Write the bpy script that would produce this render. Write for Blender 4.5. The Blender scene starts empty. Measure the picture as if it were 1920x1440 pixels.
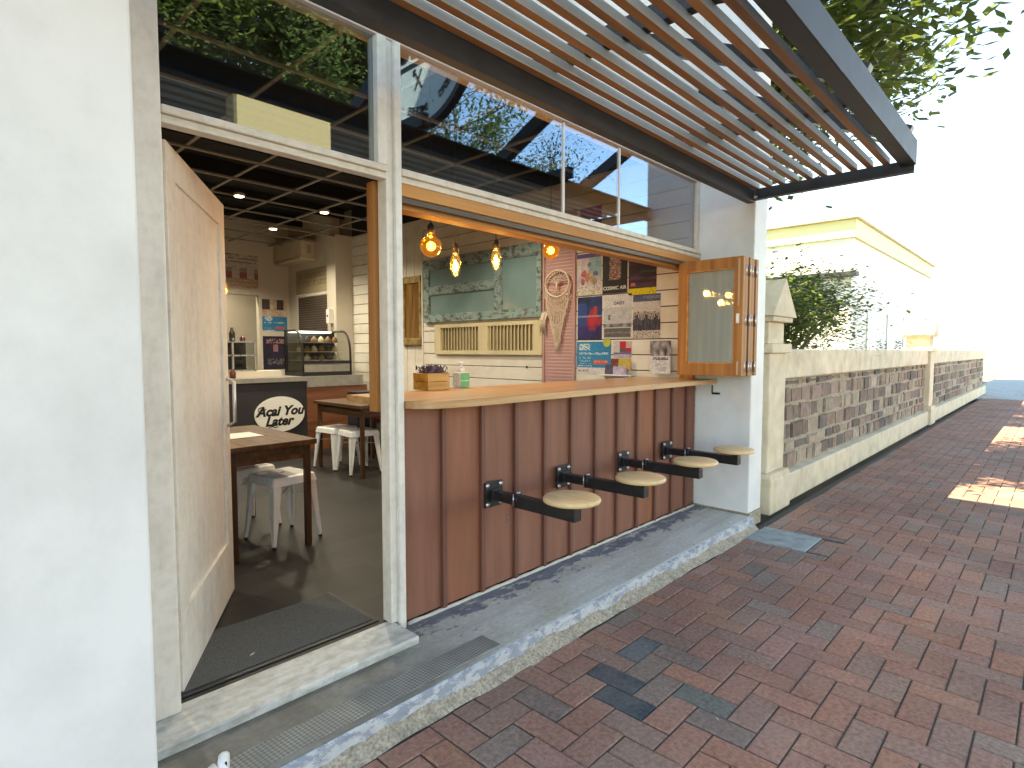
import bpy, bmesh, math, random
from mathutils import Vector, Matrix, noise as mnoise
random.seed(7)
R = math.radians
PI = math.pi
scene = bpy.context.scene
COL = scene.collection

# ------------------------------------------------------------------ helpers
def link(o, parent=None):
    COL.objects.link(o)
    if parent is not None:
        o.parent = parent
    return o

def tag(o, label=None, cat=None, group=None, kind=None):
    if label: o['label'] = label
    if cat: o['category'] = cat
    if group: o['group'] = group
    if kind: o['kind'] = kind
    return o

def thing(name, label, cat, loc=(0, 0, 0), rz=0.0, group=None):
    o = bpy.data.objects.new(name, None)
    o.empty_display_size = 0.1
    link(o)
    o.location = loc
    o.rotation_euler = (0, 0, rz)
    return tag(o, label, cat, group)

def root_loc(p):
    v = Vector((0, 0, 0))
    while p is not None:
        v += p.location
        p = p.parent
    return v

def dup(root, loc=None, rz=None, label=None, group=None):
    r = root.copy(); COL.objects.link(r)
    if loc is not None: r.location = loc
    if rz is not None: r.rotation_euler = (0, 0, rz)
    if label: r['label'] = label
    if group: r['group'] = group
    for ch in list(root.children):
        c = ch.copy(); COL.objects.link(c); c.parent = r
        for g in list(ch.children):
            d = g.copy(); COL.objects.link(d); d.parent = c
    return r

class MB:
    def __init__(s):
        s.bm = bmesh.new()
    def _mi(s, n0, mi):
        if mi:
            s.bm.faces.ensure_lookup_table()
            for f in s.bm.faces[n0:]:
                f.material_index = mi
    def box(s, x0, x1, y0, y1, z0, z1, bev=0.0, mi=0, M=None, seg=2):
        b = bmesh.new()
        bmesh.ops.create_cube(b, size=1.0)
        cx, cy, cz = (x0+x1)/2, (y0+y1)/2, (z0+z1)/2
        for v in b.verts:
            v.co = Vector((cx+v.co.x*(x1-x0), cy+v.co.y*(y1-y0), cz+v.co.z*(z1-z0)))
        if bev:
            bmesh.ops.bevel(b, geom=b.edges[:], offset=bev, segments=seg, profile=0.5, affect='EDGES')
        s.add(b, mi, M)
        return s
    def add(s, b, mi=0, M=None):
        vm = {}
        for v in b.verts:
            vm[v] = s.bm.verts.new(M @ v.co if M is not None else v.co)
        for f in b.faces:
            try:
                nf = s.bm.faces.new([vm[v] for v in f.verts])
                nf.material_index = mi if mi else f.material_index
                nf.smooth = f.smooth
            except ValueError:
                pass
        b.free()
        return s
    def cyl(s, p0, p1, r0, r1=None, n=16, mi=0, cap=True):
        return s.tube([p0, p1], [r0, r0 if r1 is None else r1], n, mi, cap)
    def tube(s, pts, r, n=8, mi=0, cap=True):
        pts = [Vector(p) for p in pts]
        rr = r if isinstance(r, (list, tuple)) else [r]*len(pts)
        rings = []
        t0 = (pts[1]-pts[0]).normalized()
        a = t0.orthogonal().normalized()
        for i, p in enumerate(pts):
            if i == 0: t = pts[1]-pts[0]
            elif i == len(pts)-1: t = pts[-1]-pts[-2]
            else: t = pts[i+1]-pts[i-1]
            t.normalize()
            a = (a - t*a.dot(t))
            if a.length < 1e-6: a = t.orthogonal()
            a.normalize()
            b = t.cross(a)
            rings.append([s.bm.verts.new(p + (a*math.cos(2*PI*k/n) + b*math.sin(2*PI*k/n))*rr[i]) for k in range(n)])
        for i in range(len(rings)-1):
            for k in range(n):
                f = s.bm.faces.new([rings[i][k], rings[i][(k+1) % n], rings[i+1][(k+1) % n], rings[i+1][k]])
                f.smooth = True; f.material_index = mi
        if cap:
            f = s.bm.faces.new(rings[0][::-1]); f.material_index = mi
            f = s.bm.faces.new(rings[-1]); f.material_index = mi
        return s
    def lathe(s, c, prof, n=24, mi=0, sx=1.0, sy=1.0):
        c = Vector(c); rings = []
        for (r, z) in prof:
            rings.append([s.bm.verts.new(c + Vector((r*math.cos(2*PI*k/n)*sx, r*math.sin(2*PI*k/n)*sy, z))) for k in range(n)])
        for i in range(len(rings)-1):
            for k in range(n):
                f = s.bm.faces.new([rings[i][k], rings[i][(k+1) % n], rings[i+1][(k+1) % n], rings[i+1][k]])
                f.smooth = True; f.material_index = mi
        f = s.bm.faces.new(rings[0][::-1]); f.material_index = mi
        f = s.bm.faces.new(rings[-1]); f.material_index = mi
        return s
    def prism(s, pts, axis, a0, a1, mi=0):
        def V(p, a):
            if axis == 'X': return Vector((a, p[0], p[1]))
            if axis == 'Y': return Vector((p[0], a, p[1]))
            return Vector((p[0], p[1], a))
        A = [s.bm.verts.new(V(p, a0)) for p in pts]
        B = [s.bm.verts.new(V(p, a1)) for p in pts]
        n = len(pts)
        for i in range(n):
            f = s.bm.faces.new([A[i], A[(i+1) % n], B[(i+1) % n], B[i]]); f.material_index = mi
        f = s.bm.faces.new(A[::-1]); f.material_index = mi
        f = s.bm.faces.new(B); f.material_index = mi
        return s
    def quad(s, pts, mi=0):
        f = s.bm.faces.new([s.bm.verts.new(Vector(p)) for p in pts]); f.material_index = mi
        return s
    def bar(s, p0, p1, w, h, bev=0.0, mi=0, up=(0, 0, 1)):
        p0, p1 = Vector(p0), Vector(p1)
        d = p1-p0; L = d.length; x = d.normalized()
        z = Vector(up); y = z.cross(x)
        if y.length < 1e-5: y = Vector((0, 1, 0)).cross(x)
        y.normalize(); z = x.cross(y)
        M = Matrix(((x.x, y.x, z.x, p0.x), (x.y, y.y, z.y, p0.y), (x.z, y.z, z.z, p0.z), (0, 0, 0, 1)))
        return s.box(0, L, -w/2, w/2, -h/2, h/2, bev, mi, M)
    def build(s, name, mats, parent=None, local=False, normals=True):
        if normals:
            bmesh.ops.recalc_face_normals(s.bm, faces=s.bm.faces[:])
        me = bpy.data.meshes.new(name)
        if parent is not None and not local:
            off = root_loc(parent)
            for v in s.bm.verts: v.co -= off
        s.bm.to_mesh(me); s.bm.free()
        for m in (mats if isinstance(mats, (list, tuple)) else [mats]):
            me.materials.append(m)
        o = bpy.data.objects.new(name, me)
        return link(o, parent)

def box(name, mat, parent, *a, **k):
    return MB().box(*a, **k).build(name, mat, parent)

# ------------------------------------------------------------------ materials
def lin(c):
    return tuple(((x/255)/12.92 if x/255 <= .04045 else ((x/255+.055)/1.055)**2.4) for x in c)

def new_mat(name):
    m = bpy.data.materials.new(name); m.use_nodes = True
    nt = m.node_tree
    return m, nt, nt.nodes['Principled BSDF']

def N(nt, typ, **kw):
    n = nt.nodes.new(typ)
    for k, v in kw.items(): setattr(n, k, v)
    return n

def coords(nt, stretch=(1, 1, 1), space='Object'):
    tc = N(nt, 'ShaderNodeTexCoord')
    mp = N(nt, 'ShaderNodeMapping')
    mp.inputs['Scale'].default_value = stretch
    nt.links.new(tc.outputs[space], mp.inputs['Vector'])
    return mp.outputs['Vector']

def ramp(nt, fac, stops):
    r = N(nt, 'ShaderNodeValToRGB')
    e = r.color_ramp.elements
    while len(e) < len(stops): e.new(0.5)
    for i, (p, c) in enumerate(stops):
        e[i].position = p; e[i].color = (*c, 1)
    nt.links.new(fac, r.inputs['Fac'])
    return r.outputs['Color']

def noise_tex(nt, vec, scale, detail=6, rough=.55, dist=0.0):
    n = N(nt, 'ShaderNodeTexNoise')
    n.inputs['Scale'].default_value = scale
    n.inputs['Detail'].default_value = detail
    n.inputs['Roughness'].default_value = rough
    n.inputs['Distortion'].default_value = dist
    nt.links.new(vec, n.inputs['Vector'])
    return n.outputs['Fac']

def mix(nt, fac, a, b, mode='MIX'):
    m = N(nt, 'ShaderNodeMix', data_type='RGBA', blend_type=mode)
    for sock, v in ((m.inputs[0], fac), (m.inputs[6], a), (m.inputs[7], b)):
        if hasattr(v, 'is_linked'): nt.links.new(v, sock)
        elif isinstance(v, (int, float)): sock.default_value = v
        else: sock.default_value = (*v, 1)
    return m.outputs[2]

def math_n(nt, op, a, b=None, clamp=False):
    m = N(nt, 'ShaderNodeMath', operation=op, use_clamp=clamp)
    for i, v in enumerate((a, b)):
        if v is None: continue
        if hasattr(v, 'is_linked'): nt.links.new(v, m.inputs[i])
        else: m.inputs[i].default_value = v
    return m.outputs[0]

def bump(nt, bsdf, h, strength=.2, dist=.01):
    b = N(nt, 'ShaderNodeBump')
    b.inputs['Strength'].default_value = strength
    b.inputs['Distance'].default_value = dist
    nt.links.new(h, b.inputs['Height'])
    nt.links.new(b.outputs['Normal'], bsdf.inputs['Normal'])

def mat(name, cols, rough=.6, scale=6, stretch=(1, 1, 1), detail=6, bmp=.1, bscale=None, metal=0.0,
        lo=.32, hi=.68, rvar=.12, dirt=None, dirt_amt=.35, dirt_scale=2.0, space='Object', coat=0.0):
    m, nt, b = new_mat(name)
    v = coords(nt, stretch, space)
    f = noise_tex(nt, v, scale, detail)
    n = len(cols)
    col = ramp(nt, f, [(lo+(hi-lo)*i/max(1, n-1), c) for i, c in enumerate(cols)]) if n > 1 else None
    if col is None:
        b.inputs['Base Color'].default_value = (*cols[0], 1)
    else:
        if dirt is not None:
            v2 = coords(nt, (1, 1, 1), space)
            f2 = noise_tex(nt, v2, dirt_scale, 8, .65)
            k = ramp(nt, f2, [(.45, (0, 0, 0)), (.75, (dirt_amt,)*3)])
            col = mix(nt, k, col, dirt)
        nt.links.new(col, b.inputs['Base Color'])
    rr = N(nt, 'ShaderNodeMapRange')
    rr.inputs['To Min'].default_value = max(.03, rough-rvar); rr.inputs['To Max'].default_value = min(1, rough+rvar)
    nt.links.new(f, rr.inputs['Value']); nt.links.new(rr.outputs[0], b.inputs['Roughness'])
    b.inputs['Metallic'].default_value = metal
    if coat: b.inputs['Coat Weight'].default_value = coat
    if bmp:
        h = noise_tex(nt, v, bscale or scale*4, 5)
        bump(nt, b, h, bmp, .006)
    return m

def wood(name, c0, c1, c2, axis='X', rough=.45, scale=10, grain=14, bmp=.08, coat=0.0, dirt=None):
    st = {'X': (1/grain, 1, 1), 'Y': (1, 1/grain, 1), 'Z': (1, 1, 1/grain)}[axis]
    st = tuple(s*3 for s in st)
    return mat(name, [c0, c1, c2], rough, scale, st, 8, bmp, scale*5, coat=coat, lo=.3, hi=.72, dirt=dirt)

def emit(name, col, strength):
    m = bpy.data.materials.new(name); m.use_nodes = True
    nt = m.node_tree; nt.nodes.clear()
    e = N(nt, 'ShaderNodeEmission'); e.inputs['Color'].default_value = (*col, 1); e.inputs['Strength'].default_value = strength
    o = N(nt, 'ShaderNodeOutputMaterial'); nt.links.new(e.outputs[0], o.inputs['Surface'])
    return m

def glass(name, tint=(.86, .9, .88), base=.05, ior=1.5, gain=1.0, rough=0.0, wob=0.0, refl=(1, 1, 1)):
    m = bpy.data.materials.new(name); m.use_nodes = True
    nt = m.node_tree; nt.nodes.clear()
    t = N(nt, 'ShaderNodeBsdfTransparent'); t.inputs['Color'].default_value = (*tint, 1)
    g = N(nt, 'ShaderNodeBsdfGlossy'); g.inputs['Roughness'].default_value = rough; g.inputs['Color'].default_value = (*refl, 1)
    lw = N(nt, 'ShaderNodeLayerWeight'); lw.inputs['Blend'].default_value = .5
    f = math_n(nt, 'ADD', math_n(nt, 'MULTIPLY', math_n(nt, 'POWER', lw.outputs['Facing'], 4.0), gain), base, True)
    if wob:
        v = coords(nt, (1, 1, 1))
        nz = noise_tex(nt, v, 1.7, 1)
        bp = N(nt, 'ShaderNodeBump'); bp.inputs['Strength'].default_value = wob; bp.inputs['Distance'].default_value = .01
        nt.links.new(nz, bp.inputs['Height']); nt.links.new(bp.outputs[0], g.inputs['Normal'])
    mx = N(nt, 'ShaderNodeMixShader')
    nt.links.new(f, mx.inputs[0]); nt.links.new(t.outputs[0], mx.inputs[1]); nt.links.new(g.outputs[0], mx.inputs[2])
    o = N(nt, 'ShaderNodeOutputMaterial'); nt.links.new(mx.outputs[0], o.inputs['Surface'])
    return m

def attr_mat(name, rough=.6, noise_amt=.25, scale=60, bmp=.0, attr='Col', spec=.5):
    m, nt, b = new_mat(name)
    a = N(nt, 'ShaderNodeAttribute', attribute_name=attr)
    v = coords(nt)
    f = noise_tex(nt, v, scale, 6, .65)
    k = ramp(nt, f, [(.3, (1-noise_amt,)*3), (.7, (1+noise_amt*.6,)*3)])
    nt.links.new(mix(nt, 1.0, a.outputs['Color'], k, 'MULTIPLY'), b.inputs['Base Color'])
    b.inputs['Roughness'].default_value = rough
    b.inputs['Specular IOR Level'].default_value = spec
    if bmp: bump(nt, b, noise_tex(nt, v, scale*2, 6, .7), bmp, .004)
    return m

WHITE = (.78, .77, .73)
m_frame = mat('cream_frame_paint', [(.58, .52, .44), (.66, .60, .51), (.70, .64, .55)], .45, 14, (1, 1, 1), 8, .08, 60, dirt=(.36, .30, .23), dirt_amt=.35, dirt_scale=22)
m_white_frame = mat('white_frame_paint', [(.66, .63, .56), (.74, .71, .64), (.77, .74, .67)], .4, 16, (1, 1, .3), 8, .08, 60, dirt=(.42, .38, .31), dirt_amt=.35, dirt_scale=26)
m_fascia = mat('fascia_paint', [(.58, .49, .42), (.65, .56, .49)], .55, 3, (1, 1, 1), 8, .06, 40, dirt=(.35, .30, .25), dirt_amt=.4)
m_steel = mat('charcoal_steel', [(.022, .024, .028), (.040, .042, .047)], .55, 9, (1, 1, 1), 8, .06, 50, metal=.1)
m_black = mat('black_metal', [(.012, .012, .013), (.028, .028, .03)], .4, 20, bmp=.06, bscale=80, metal=.2)
m_slat = wood('stained_slat_timber', (.17, .068, .022), (.32, .13, .042), (.41, .185, .07), 'X', .55, 7, 20, .1)
m_slat_side = mat('grey_slat_side', [(.33, .32, .27), (.43, .42, .37), (.49, .48, .43)], .6, 4, (.3, 1, 1), 8, .06, dirt=(.28, .24, .18), dirt_amt=.4, dirt_scale=3)
m_timber = wood('oiled_timber', (.34, .13, .03), (.50, .215, .055), (.60, .29, .09), 'X', .6, 7, 22, .06)
m_timber_v = wood('oiled_timber_upright', (.25, .09, .022), (.37, .15, .038), (.46, .21, .065), 'Z', .6, 7, 22, .06)
m_track = mat('dark_track', [(.05, .035, .025), (.11, .08, .055)], .45, 6, (.2, 1, 1), 6, .05)
m_bench = wood('counter_timber', (.33, .17, .07), (.50, .28, .12), (.60, .37, .18), 'X', .36, 8, 26, .05, coat=.2)
m_seat = wood('stool_seat_wood', (.60, .39, .19), (.74, .51, .26), (.80, .60, .34), 'Y', .45, 9, 14, .08)
m_pillar = mat('white_masonry_paint', [(.66, .67, .66), (.76, .77, .76), (.80, .81, .80)], .55, 2.2, (1, 1, .6), 10, .22, 26, dirt=(.46, .45, .42), dirt_amt=.4, dirt_scale=2.2)
m_shiplap = mat('painted_board', [(.60, .57, .50), (.70, .67, .60), (.74, .71, .64)], .5, 5, (1, .25, 1), 8, .1, 30, dirt=(.42, .36, .27), dirt_amt=.4, dirt_scale=3)
m_plaster = mat('interior_plaster', [(.55, .50, .42), (.62, .57, .48)], .7, 2, bmp=.05)
m_pink = mat('pink_sheet', [(.43, .255, .245), (.49, .30, .285)], .5, 3, bmp=.04, dirt=(.36, .20, .19), dirt_amt=.4)
m_white = mat('white_plastic', [(.76, .76, .74), (.82, .82, .80)], .35, 4, bmp=0)
m_tolix = mat('white_enamel_steel', [(.80, .83, .84), (.86, .89, .90)], .25, 5, bmp=.02, metal=.0, coat=.3)
m_darkwood = wood('dark_table_wood', (.055, .026, .012), (.10, .048, .022), (.16, .08, .038), 'Y', .4, 8, 16, .1, coat=.1)
m_darkwood_v = wood('dark_leg_wood', (.05, .024, .011), (.09, .043, .02), (.14, .07, .033), 'Z', .4, 8, 16, .1)
m_redwood = wood('red_panel_wood', (.13, .045, .02), (.20, .072, .033), (.26, .10, .05), 'X', .4, 6, 16, .05)
m_charcoal = mat('charcoal_panel', [(.022, .021, .024), (.034, .032, .036)], .5, 3, bmp=.04)
m_stone_top = mat('grey_counter_top', [(.24, .23, .21), (.32, .31, .28)], .35, 14, bmp=.02)
m_clothred = mat('dark_red_vinyl', [(.12, .014, .014), (.17, .022, .02)], .4, 6, bmp=.05)
m_ceiling = mat('black_ceiling_void', [(.006, .006, .008), (.014, .014, .018)], .9, 3, bmp=0)
m_grid = mat('ceiling_grid_paint', [(.17, .165, .155), (.24, .235, .22)], .5, 6, bmp=0)
m_mat = mat('charcoal_door_mat', [(.045, .048, .050), (.085, .09, .092), (.12, .125, .127)], .95, 220, detail=3, bmp=.8, bscale=420)
m_marble = mat('marble_threshold', [(.40, .41, .39), (.56, .57, .54), (.68, .67, .62)], .4, 13, (.5, 2.2, 2.2), 12, .08, 40, dirt=(.30, .28, .23), dirt_amt=.75, dirt_scale=22)
m_mortar = mat('rough_mortar', [(.27, .22, .16), (.43, .36, .27), (.54, .47, .36)], .95, 85, detail=12, bmp=1.0, bscale=190, lo=.36, hi=.64, dirt=(.16, .15, .11), dirt_amt=.7, dirt_scale=16)
m_cream_trim = mat('cream_bead', [(.52, .48, .40), (.62, .58, .50)], .6, 20, bmp=.1)
m_gold = mat('gilt_frame', [(.20, .13, .04), (.42, .30, .12), (.55, .44, .22)], .4, 14, metal=.5, bmp=.3, bscale=40)
m_amberwood = wood('amber_panel', (.09, .04, .008), (.19, .09, .02), (.28, .15, .04), 'Z', .35, 6, 8, .1)
m_cream_louvre = mat('cream_louvre_paint', [(.55, .48, .30), (.66, .58, .38)], .5, 5, (1, 1, .4), 8, .05, dirt=(.40, .33, .20), dirt_amt=.4)
m_stone = mat('sandstone', [(.56, .45, .30), (.70, .59, .42), (.76, .66, .50)], .85, 5, detail=10, bmp=.3, bscale=40, dirt=(.36, .32, .26), dirt_amt=.4, dirt_scale=3)
m_silver = mat('brushed_steel', [(.55, .55, .55), (.7, .7, .7)], .3, 10, (1, 1, .1), bmp=.02, metal=1.0)
m_paper = attr_mat('printed_paper', .5, .12, 120)
m_lid = mat('concrete_lid', [(.22, .25, .24), (.32, .35, .34), (.38, .41, .39)], .85, 10, detail=10, bmp=.3, bscale=60, dirt=(.15, .15, .13), dirt_amt=.5)
m_rope = mat('macrame_cord', [(.56, .46, .36), (.72, .62, .51)], .9, 60, bmp=.4, bscale=150)
m_grass = mat('garden_grass', [(.035, .07, .015), (.07, .12, .03)], .9, 20, bmp=.3)
m_asphalt = mat('asphalt', [(.04, .04, .042), (.065, .064, .062)], .9, 60, detail=10, bmp=.4, bscale=180)
m_ground = mat('bare_ground', [(.14, .12, .09), (.2, .17, .13)], .95, 1.5, bmp=.2)
m_bark = mat('tree_bark', [(.05, .04, .03), (.11, .09, .07)], .9, 8, (1, 1, .3), bmp=.6)
m_glass = glass('shop_glass', (.84, .87, .86), .19, 1.5, .95, 0.0, .004, (.54, .78, 1.0))
m_glass2 = glass('leaf_glass', (.88, .92, .90), .15, 1.5, .9)
def add_pale_sheen(m, col, fac):  # mixes in a pale diffuse layer that imitates light on the glass
    nt = m.node_tree; out = [n for n in nt.nodes if n.type == 'OUTPUT_MATERIAL'][0]
    src = out.inputs['Surface'].links[0].from_socket
    d = N(nt, 'ShaderNodeBsdfDiffuse')
    nt.links.new(ramp(nt, noise_tex(nt, coords(nt, (6, 6, .4)), 4, 4), [(.3, tuple(c*.8 for c in col)), (.7, col)]), d.inputs['Color'])
    mx = N(nt, 'ShaderNodeMixShader'); mx.inputs[0].default_value = fac
    nt.links.new(src, mx.inputs[1]); nt.links.new(d.outputs[0], mx.inputs[2]); nt.links.new(mx.outputs[0], out.inputs['Surface'])
    return m
m_glass_sheen = add_pale_sheen(glass('sheen_leaf_glass', (.88, .92, .90), .15, 1.5, .9), (.52, .59, .55), .45)  # reflected and see-through light painted into the pane as pale diffuse colour
m_case = glass('case_glass', (.8, .84, .82), .03, 1.45, 1.0)
def bulb_glass(name, tint, glow, s):
    m = glass(name, tint, .04, 1.45, 1.0)
    nt = m.node_tree; out = [n for n in nt.nodes if n.type == 'OUTPUT_MATERIAL'][0]
    e = N(nt, 'ShaderNodeEmission'); e.inputs['Color'].default_value = (*glow, 1); e.inputs['Strength'].default_value = s
    a = N(nt, 'ShaderNodeAddShader'); src = out.inputs['Surface'].links[0].from_socket
    nt.links.new(src, a.inputs[0]); nt.links.new(e.outputs[0], a.inputs[1]); nt.links.new(a.outputs[0], out.inputs['Surface'])
    return m
m_bulbglass = bulb_glass('amber_bulb_glass', (1.0, .62, .22), (1.0, .45, .08), .028)
m_bulb_clear = bulb_glass('pale_bulb_glass', (1.0, .80, .45), (1.0, .6, .16), .03)
m_fil = emit('hot_filament', (1.0, .66, .30), 3.2)
m_fil2 = emit('hot_pale_filament', (1.0, .78, .45), 3.0)
m_down = emit('overhead_lamp', (1.0, .90, .72), 4)
m_case_led = emit('case_light', (.85, .93, 1.0), .9)
m_sign_box = emit('lit_sign_face', (1.0, .94, .62), .15)

# brown board cladding: stained, weathered, two boards warmer
def cladding_mat():
    m, nt, b = new_mat('brown_board_paint')
    v = coords(nt, (3, 3, .35))
    f = noise_tex(nt, v, 5, 10, .6)
    c = ramp(nt, f, [(.3, (.20, .078, .047)), (.55, (.245, .097, .060)), (.75, (.285, .12, .078))])
    at = N(nt, 'ShaderNodeAttribute', attribute_name='Col')
    c = mix(nt, 1.0, c, at.outputs['Color'], 'MULTIPLY')
    # rusty weathered streaks
    v2 = coords(nt, (9, 9, .8))
    f2 = noise_tex(nt, v2, 3, 8, .6)
    k = ramp(nt, f2, [(.56, (0, 0, 0)), (.74, (.55, .55, .55))])
    c = mix(nt, math_n(nt, 'MULTIPLY', k, .6), c, (.29, .115, .048))
    nt.links.new(c, b.inputs['Base Color'])
    b.inputs['Roughness'].default_value = .62
    bump(nt, b, noise_tex(nt, coords(nt, (14, 14, 1)), 8, 8), .18, .004)
    return m
m_clad = cladding_mat()
m_batten = mat('brown_batten_paint', [(.13, .047, .030), (.18, .070, .046)], .6, 6, (2, 2, .3), 8, .1)

def step_mat():
    m, nt, b = new_mat('worn_painted_concrete')
    geo = N(nt, 'ShaderNodeNewGeometry')
    sep = N(nt, 'ShaderNodeSeparateXYZ'); nt.links.new(geo.outputs['Position'], sep.inputs[0])
    v = coords(nt, (1, 1, 1))
    vs = coords(nt, (.4, 3.2, 2.2))
    grey = ramp(nt, noise_tex(nt, vs, 3.2, 12, .62), [(.3, (.41, .405, .345)), (.5, (.55, .555, .50)), (.72, (.64, .645, .60))])
    # ochre wear
    grey = mix(nt, ramp(nt, noise_tex(nt, v, 2.1, 10, .65), [(.5, (0, 0, 0)), (.72, (.55,)*3)]), grey, (.43, .39, .28))
    # remaining blue-grey paint: mostly by the wall, in patches
    wy = N(nt, 'ShaderNodeMapRange')
    wy.inputs['From Min'].default_value = -.26; wy.inputs['From Max'].default_value = -.02
    nt.links.new(sep.outputs['Y'], wy.inputs['Value'])
    nz = noise_tex(nt, coords(nt, (.7, 1.5, 1)), 8.0, 14, .74)
    k = math_n(nt, 'ADD', math_n(nt, 'MULTIPLY', wy.outputs[0], .24), nz)
    pk = ramp(nt, k, [(.63, (0, 0, 0)), (.66, (1, 1, 1))])
    blue = ramp(nt, noise_tex(nt, v, 9, 8), [(.35, (.13, .155, .20)), (.65, (.20, .23, .275))])
    c = mix(nt, pk, grey, blue)
    # near-black flakes in a band
    wx = ramp(nt, noise_tex(nt, coords(nt, (.9, 1.6, 1)), 9.5, 14, .74), [(.635, (0, 0, 0)), (.655, (.9,)*3)])
    c = mix(nt, wx, c, (.05, .058, .07))
    # dirty brown area by the doorway
    wd = N(nt, 'ShaderNodeMapRange')
    wd.inputs['From Min'].default_value = 1.9; wd.inputs['From Max'].default_value = 1.25
    nt.links.new(sep.outputs['X'], wd.inputs['Value'])
    kd = math_n(nt, 'MULTIPLY', wd.outputs[0], ramp(nt, noise_tex(nt, v, 4, 8), [(.2, (.55,)*3), (.6, (1, 1, 1))]), True)
    c = mix(nt, kd, c, (.15, .14, .115))
    c = mix(nt, 1.0, c, ramp(nt, noise_tex(nt, coords(nt, (.6, 1, 1)), 55, 10, .7), [(.3, (.80,)*3), (.7, (1.18,)*3)]), 'MULTIPLY')
    c = mix(nt, ramp(nt, noise_tex(nt, v, 17, 12, .75), [(.60, (0, 0, 0)), (.68, (.55,)*3)]), c, (.20, .19, .15))
    nt.links.new(c, b.inputs['Base Color'])
    b.inputs['Roughness'].default_value = .62
    bump(nt, b, noise_tex(nt, v, 45, 10, .7), .25, .004)
    return m
m_step = step_mat()

def step_face_mat():
    m, nt, b = new_mat('flaking_blue_white_paint')
    v = coords(nt, (1, 1, 2.2))
    k = ramp(nt, noise_tex(nt, v, 13, 14, .78), [(.485, (0, 0, 0)), (.53, (1, 1, 1))])
    wht = ramp(nt, noise_tex(nt, v, 20, 8), [(.3, (.42, .44, .45)), (.7, (.55, .57, .575))])
    blu = ramp(nt, noise_tex(nt, v, 12, 8), [(.3, (.22, .245, .30)), (.7, (.31, .34, .395))])
    nt.links.new(mix(nt, k, wht, blu), b.inputs['Base Color'])
    b.inputs['Roughness'].default_value = .7
    bump(nt, b, noise_tex(nt, v, 18, 10, .75), .5, .006)
    return m
m_stepface = step_face_mat()

def tread_mat():
    m, nt, b = new_mat('chequer_tread')
    v = coords(nt, (1, 1, 1))
    ch = N(nt, 'ShaderNodeTexChecker'); ch.inputs['Scale'].default_value = 1.0
    mp = N(nt, 'ShaderNodeMapping'); mp.inputs['Scale'].default_value = (95, 95, 95); mp.inputs['Rotation'].default_value = (0, 0, R(38))
    nt.links.new(v, mp.inputs['Vector']); nt.links.new(mp.outputs[0], ch.inputs['Vector'])
    c = mix(nt, ch.outputs['Fac'], (.17, .165, .145), (.34, .335, .30))
    c = mix(nt, ramp(nt, noise_tex(nt, v, 6, 8), [(.4, (0, 0, 0)), (.75, (.8,)*3)]), c, (.15, .15, .13))
    nt.links.new(c, b.inputs['Base Color'])
    b.inputs['Roughness'].default_value = .6
    bump(nt, b, ch.outputs['Fac'], .5, .004)
    return m
m_tread = tread_mat()

def floor_mat():
    m, nt, b = new_mat('dark_plank_floor')
    tc = coords(nt, (1, 1, 1))
    br = N(nt, 'ShaderNodeTexBrick')
    br.inputs['Scale'].default_value = 1.0
    br.inputs['Brick Width'].default_value = 1.2; br.inputs['Row Height'].default_value = .15
    br.inputs['Mortar Size'].default_value = .002
    br.inputs['Color1'].default_value = (.014, .013, .0128, 1); br.inputs['Color2'].default_value = (.026, .0242, .0236, 1)
    br.inputs['Mortar'].default_value = (.006, .0055, .005, 1)
    nt.links.new(tc, br.inputs['Vector'])
    g = ramp(nt, noise_tex(nt, coords(nt, (.6, 9, 1)), 6, 10, .65), [(.3, (.7,)*3), (.7, (1.35,)*3)])
    nt.links.new(mix(nt, 1.0, br.outputs['Color'], g, 'MULTIPLY'), b.inputs['Base Color'])
    b.inputs['Roughness'].default_value = .45
    b.inputs['Specular IOR Level'].default_value = .35
    bump(nt, b, noise_tex(nt, coords(nt, (.6, 9, 1)), 14, 6), .08, .003)
    return m
m_floor = floor_mat()

def peel_mat():
    m, nt, b = new_mat('peeling_teal_paint')
    v = coords(nt, (1, 1, 1))
    k = ramp(nt, noise_tex(nt, coords(nt, (1, .45, .8)), 24, 12, .8), [(.505, (0, 0, 0)), (.55, (1, 1, 1))])
    teal = ramp(nt, noise_tex(nt, v, 4, 8), [(.3, (.17, .27, .27)), (.7, (.26, .37, .36))])
    wd = ramp(nt, noise_tex(nt, v, 16, 8), [(.3, (.045, .035, .028)), (.7, (.15, .14, .115))])
    nt.links.new(mix(nt, k, teal, wd), b.inputs['Base Color'])
    b.inputs['Roughness'].default_value = .6
    bump(nt, b, noise_tex(nt, v, 20, 10, .7), .3, .004)
    return m
m_peel = peel_mat()
m_teal_panel = mat('teal_panel', [(.14, .235, .24), (.18, .285, .29)], .22, 3, bmp=.02)

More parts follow.
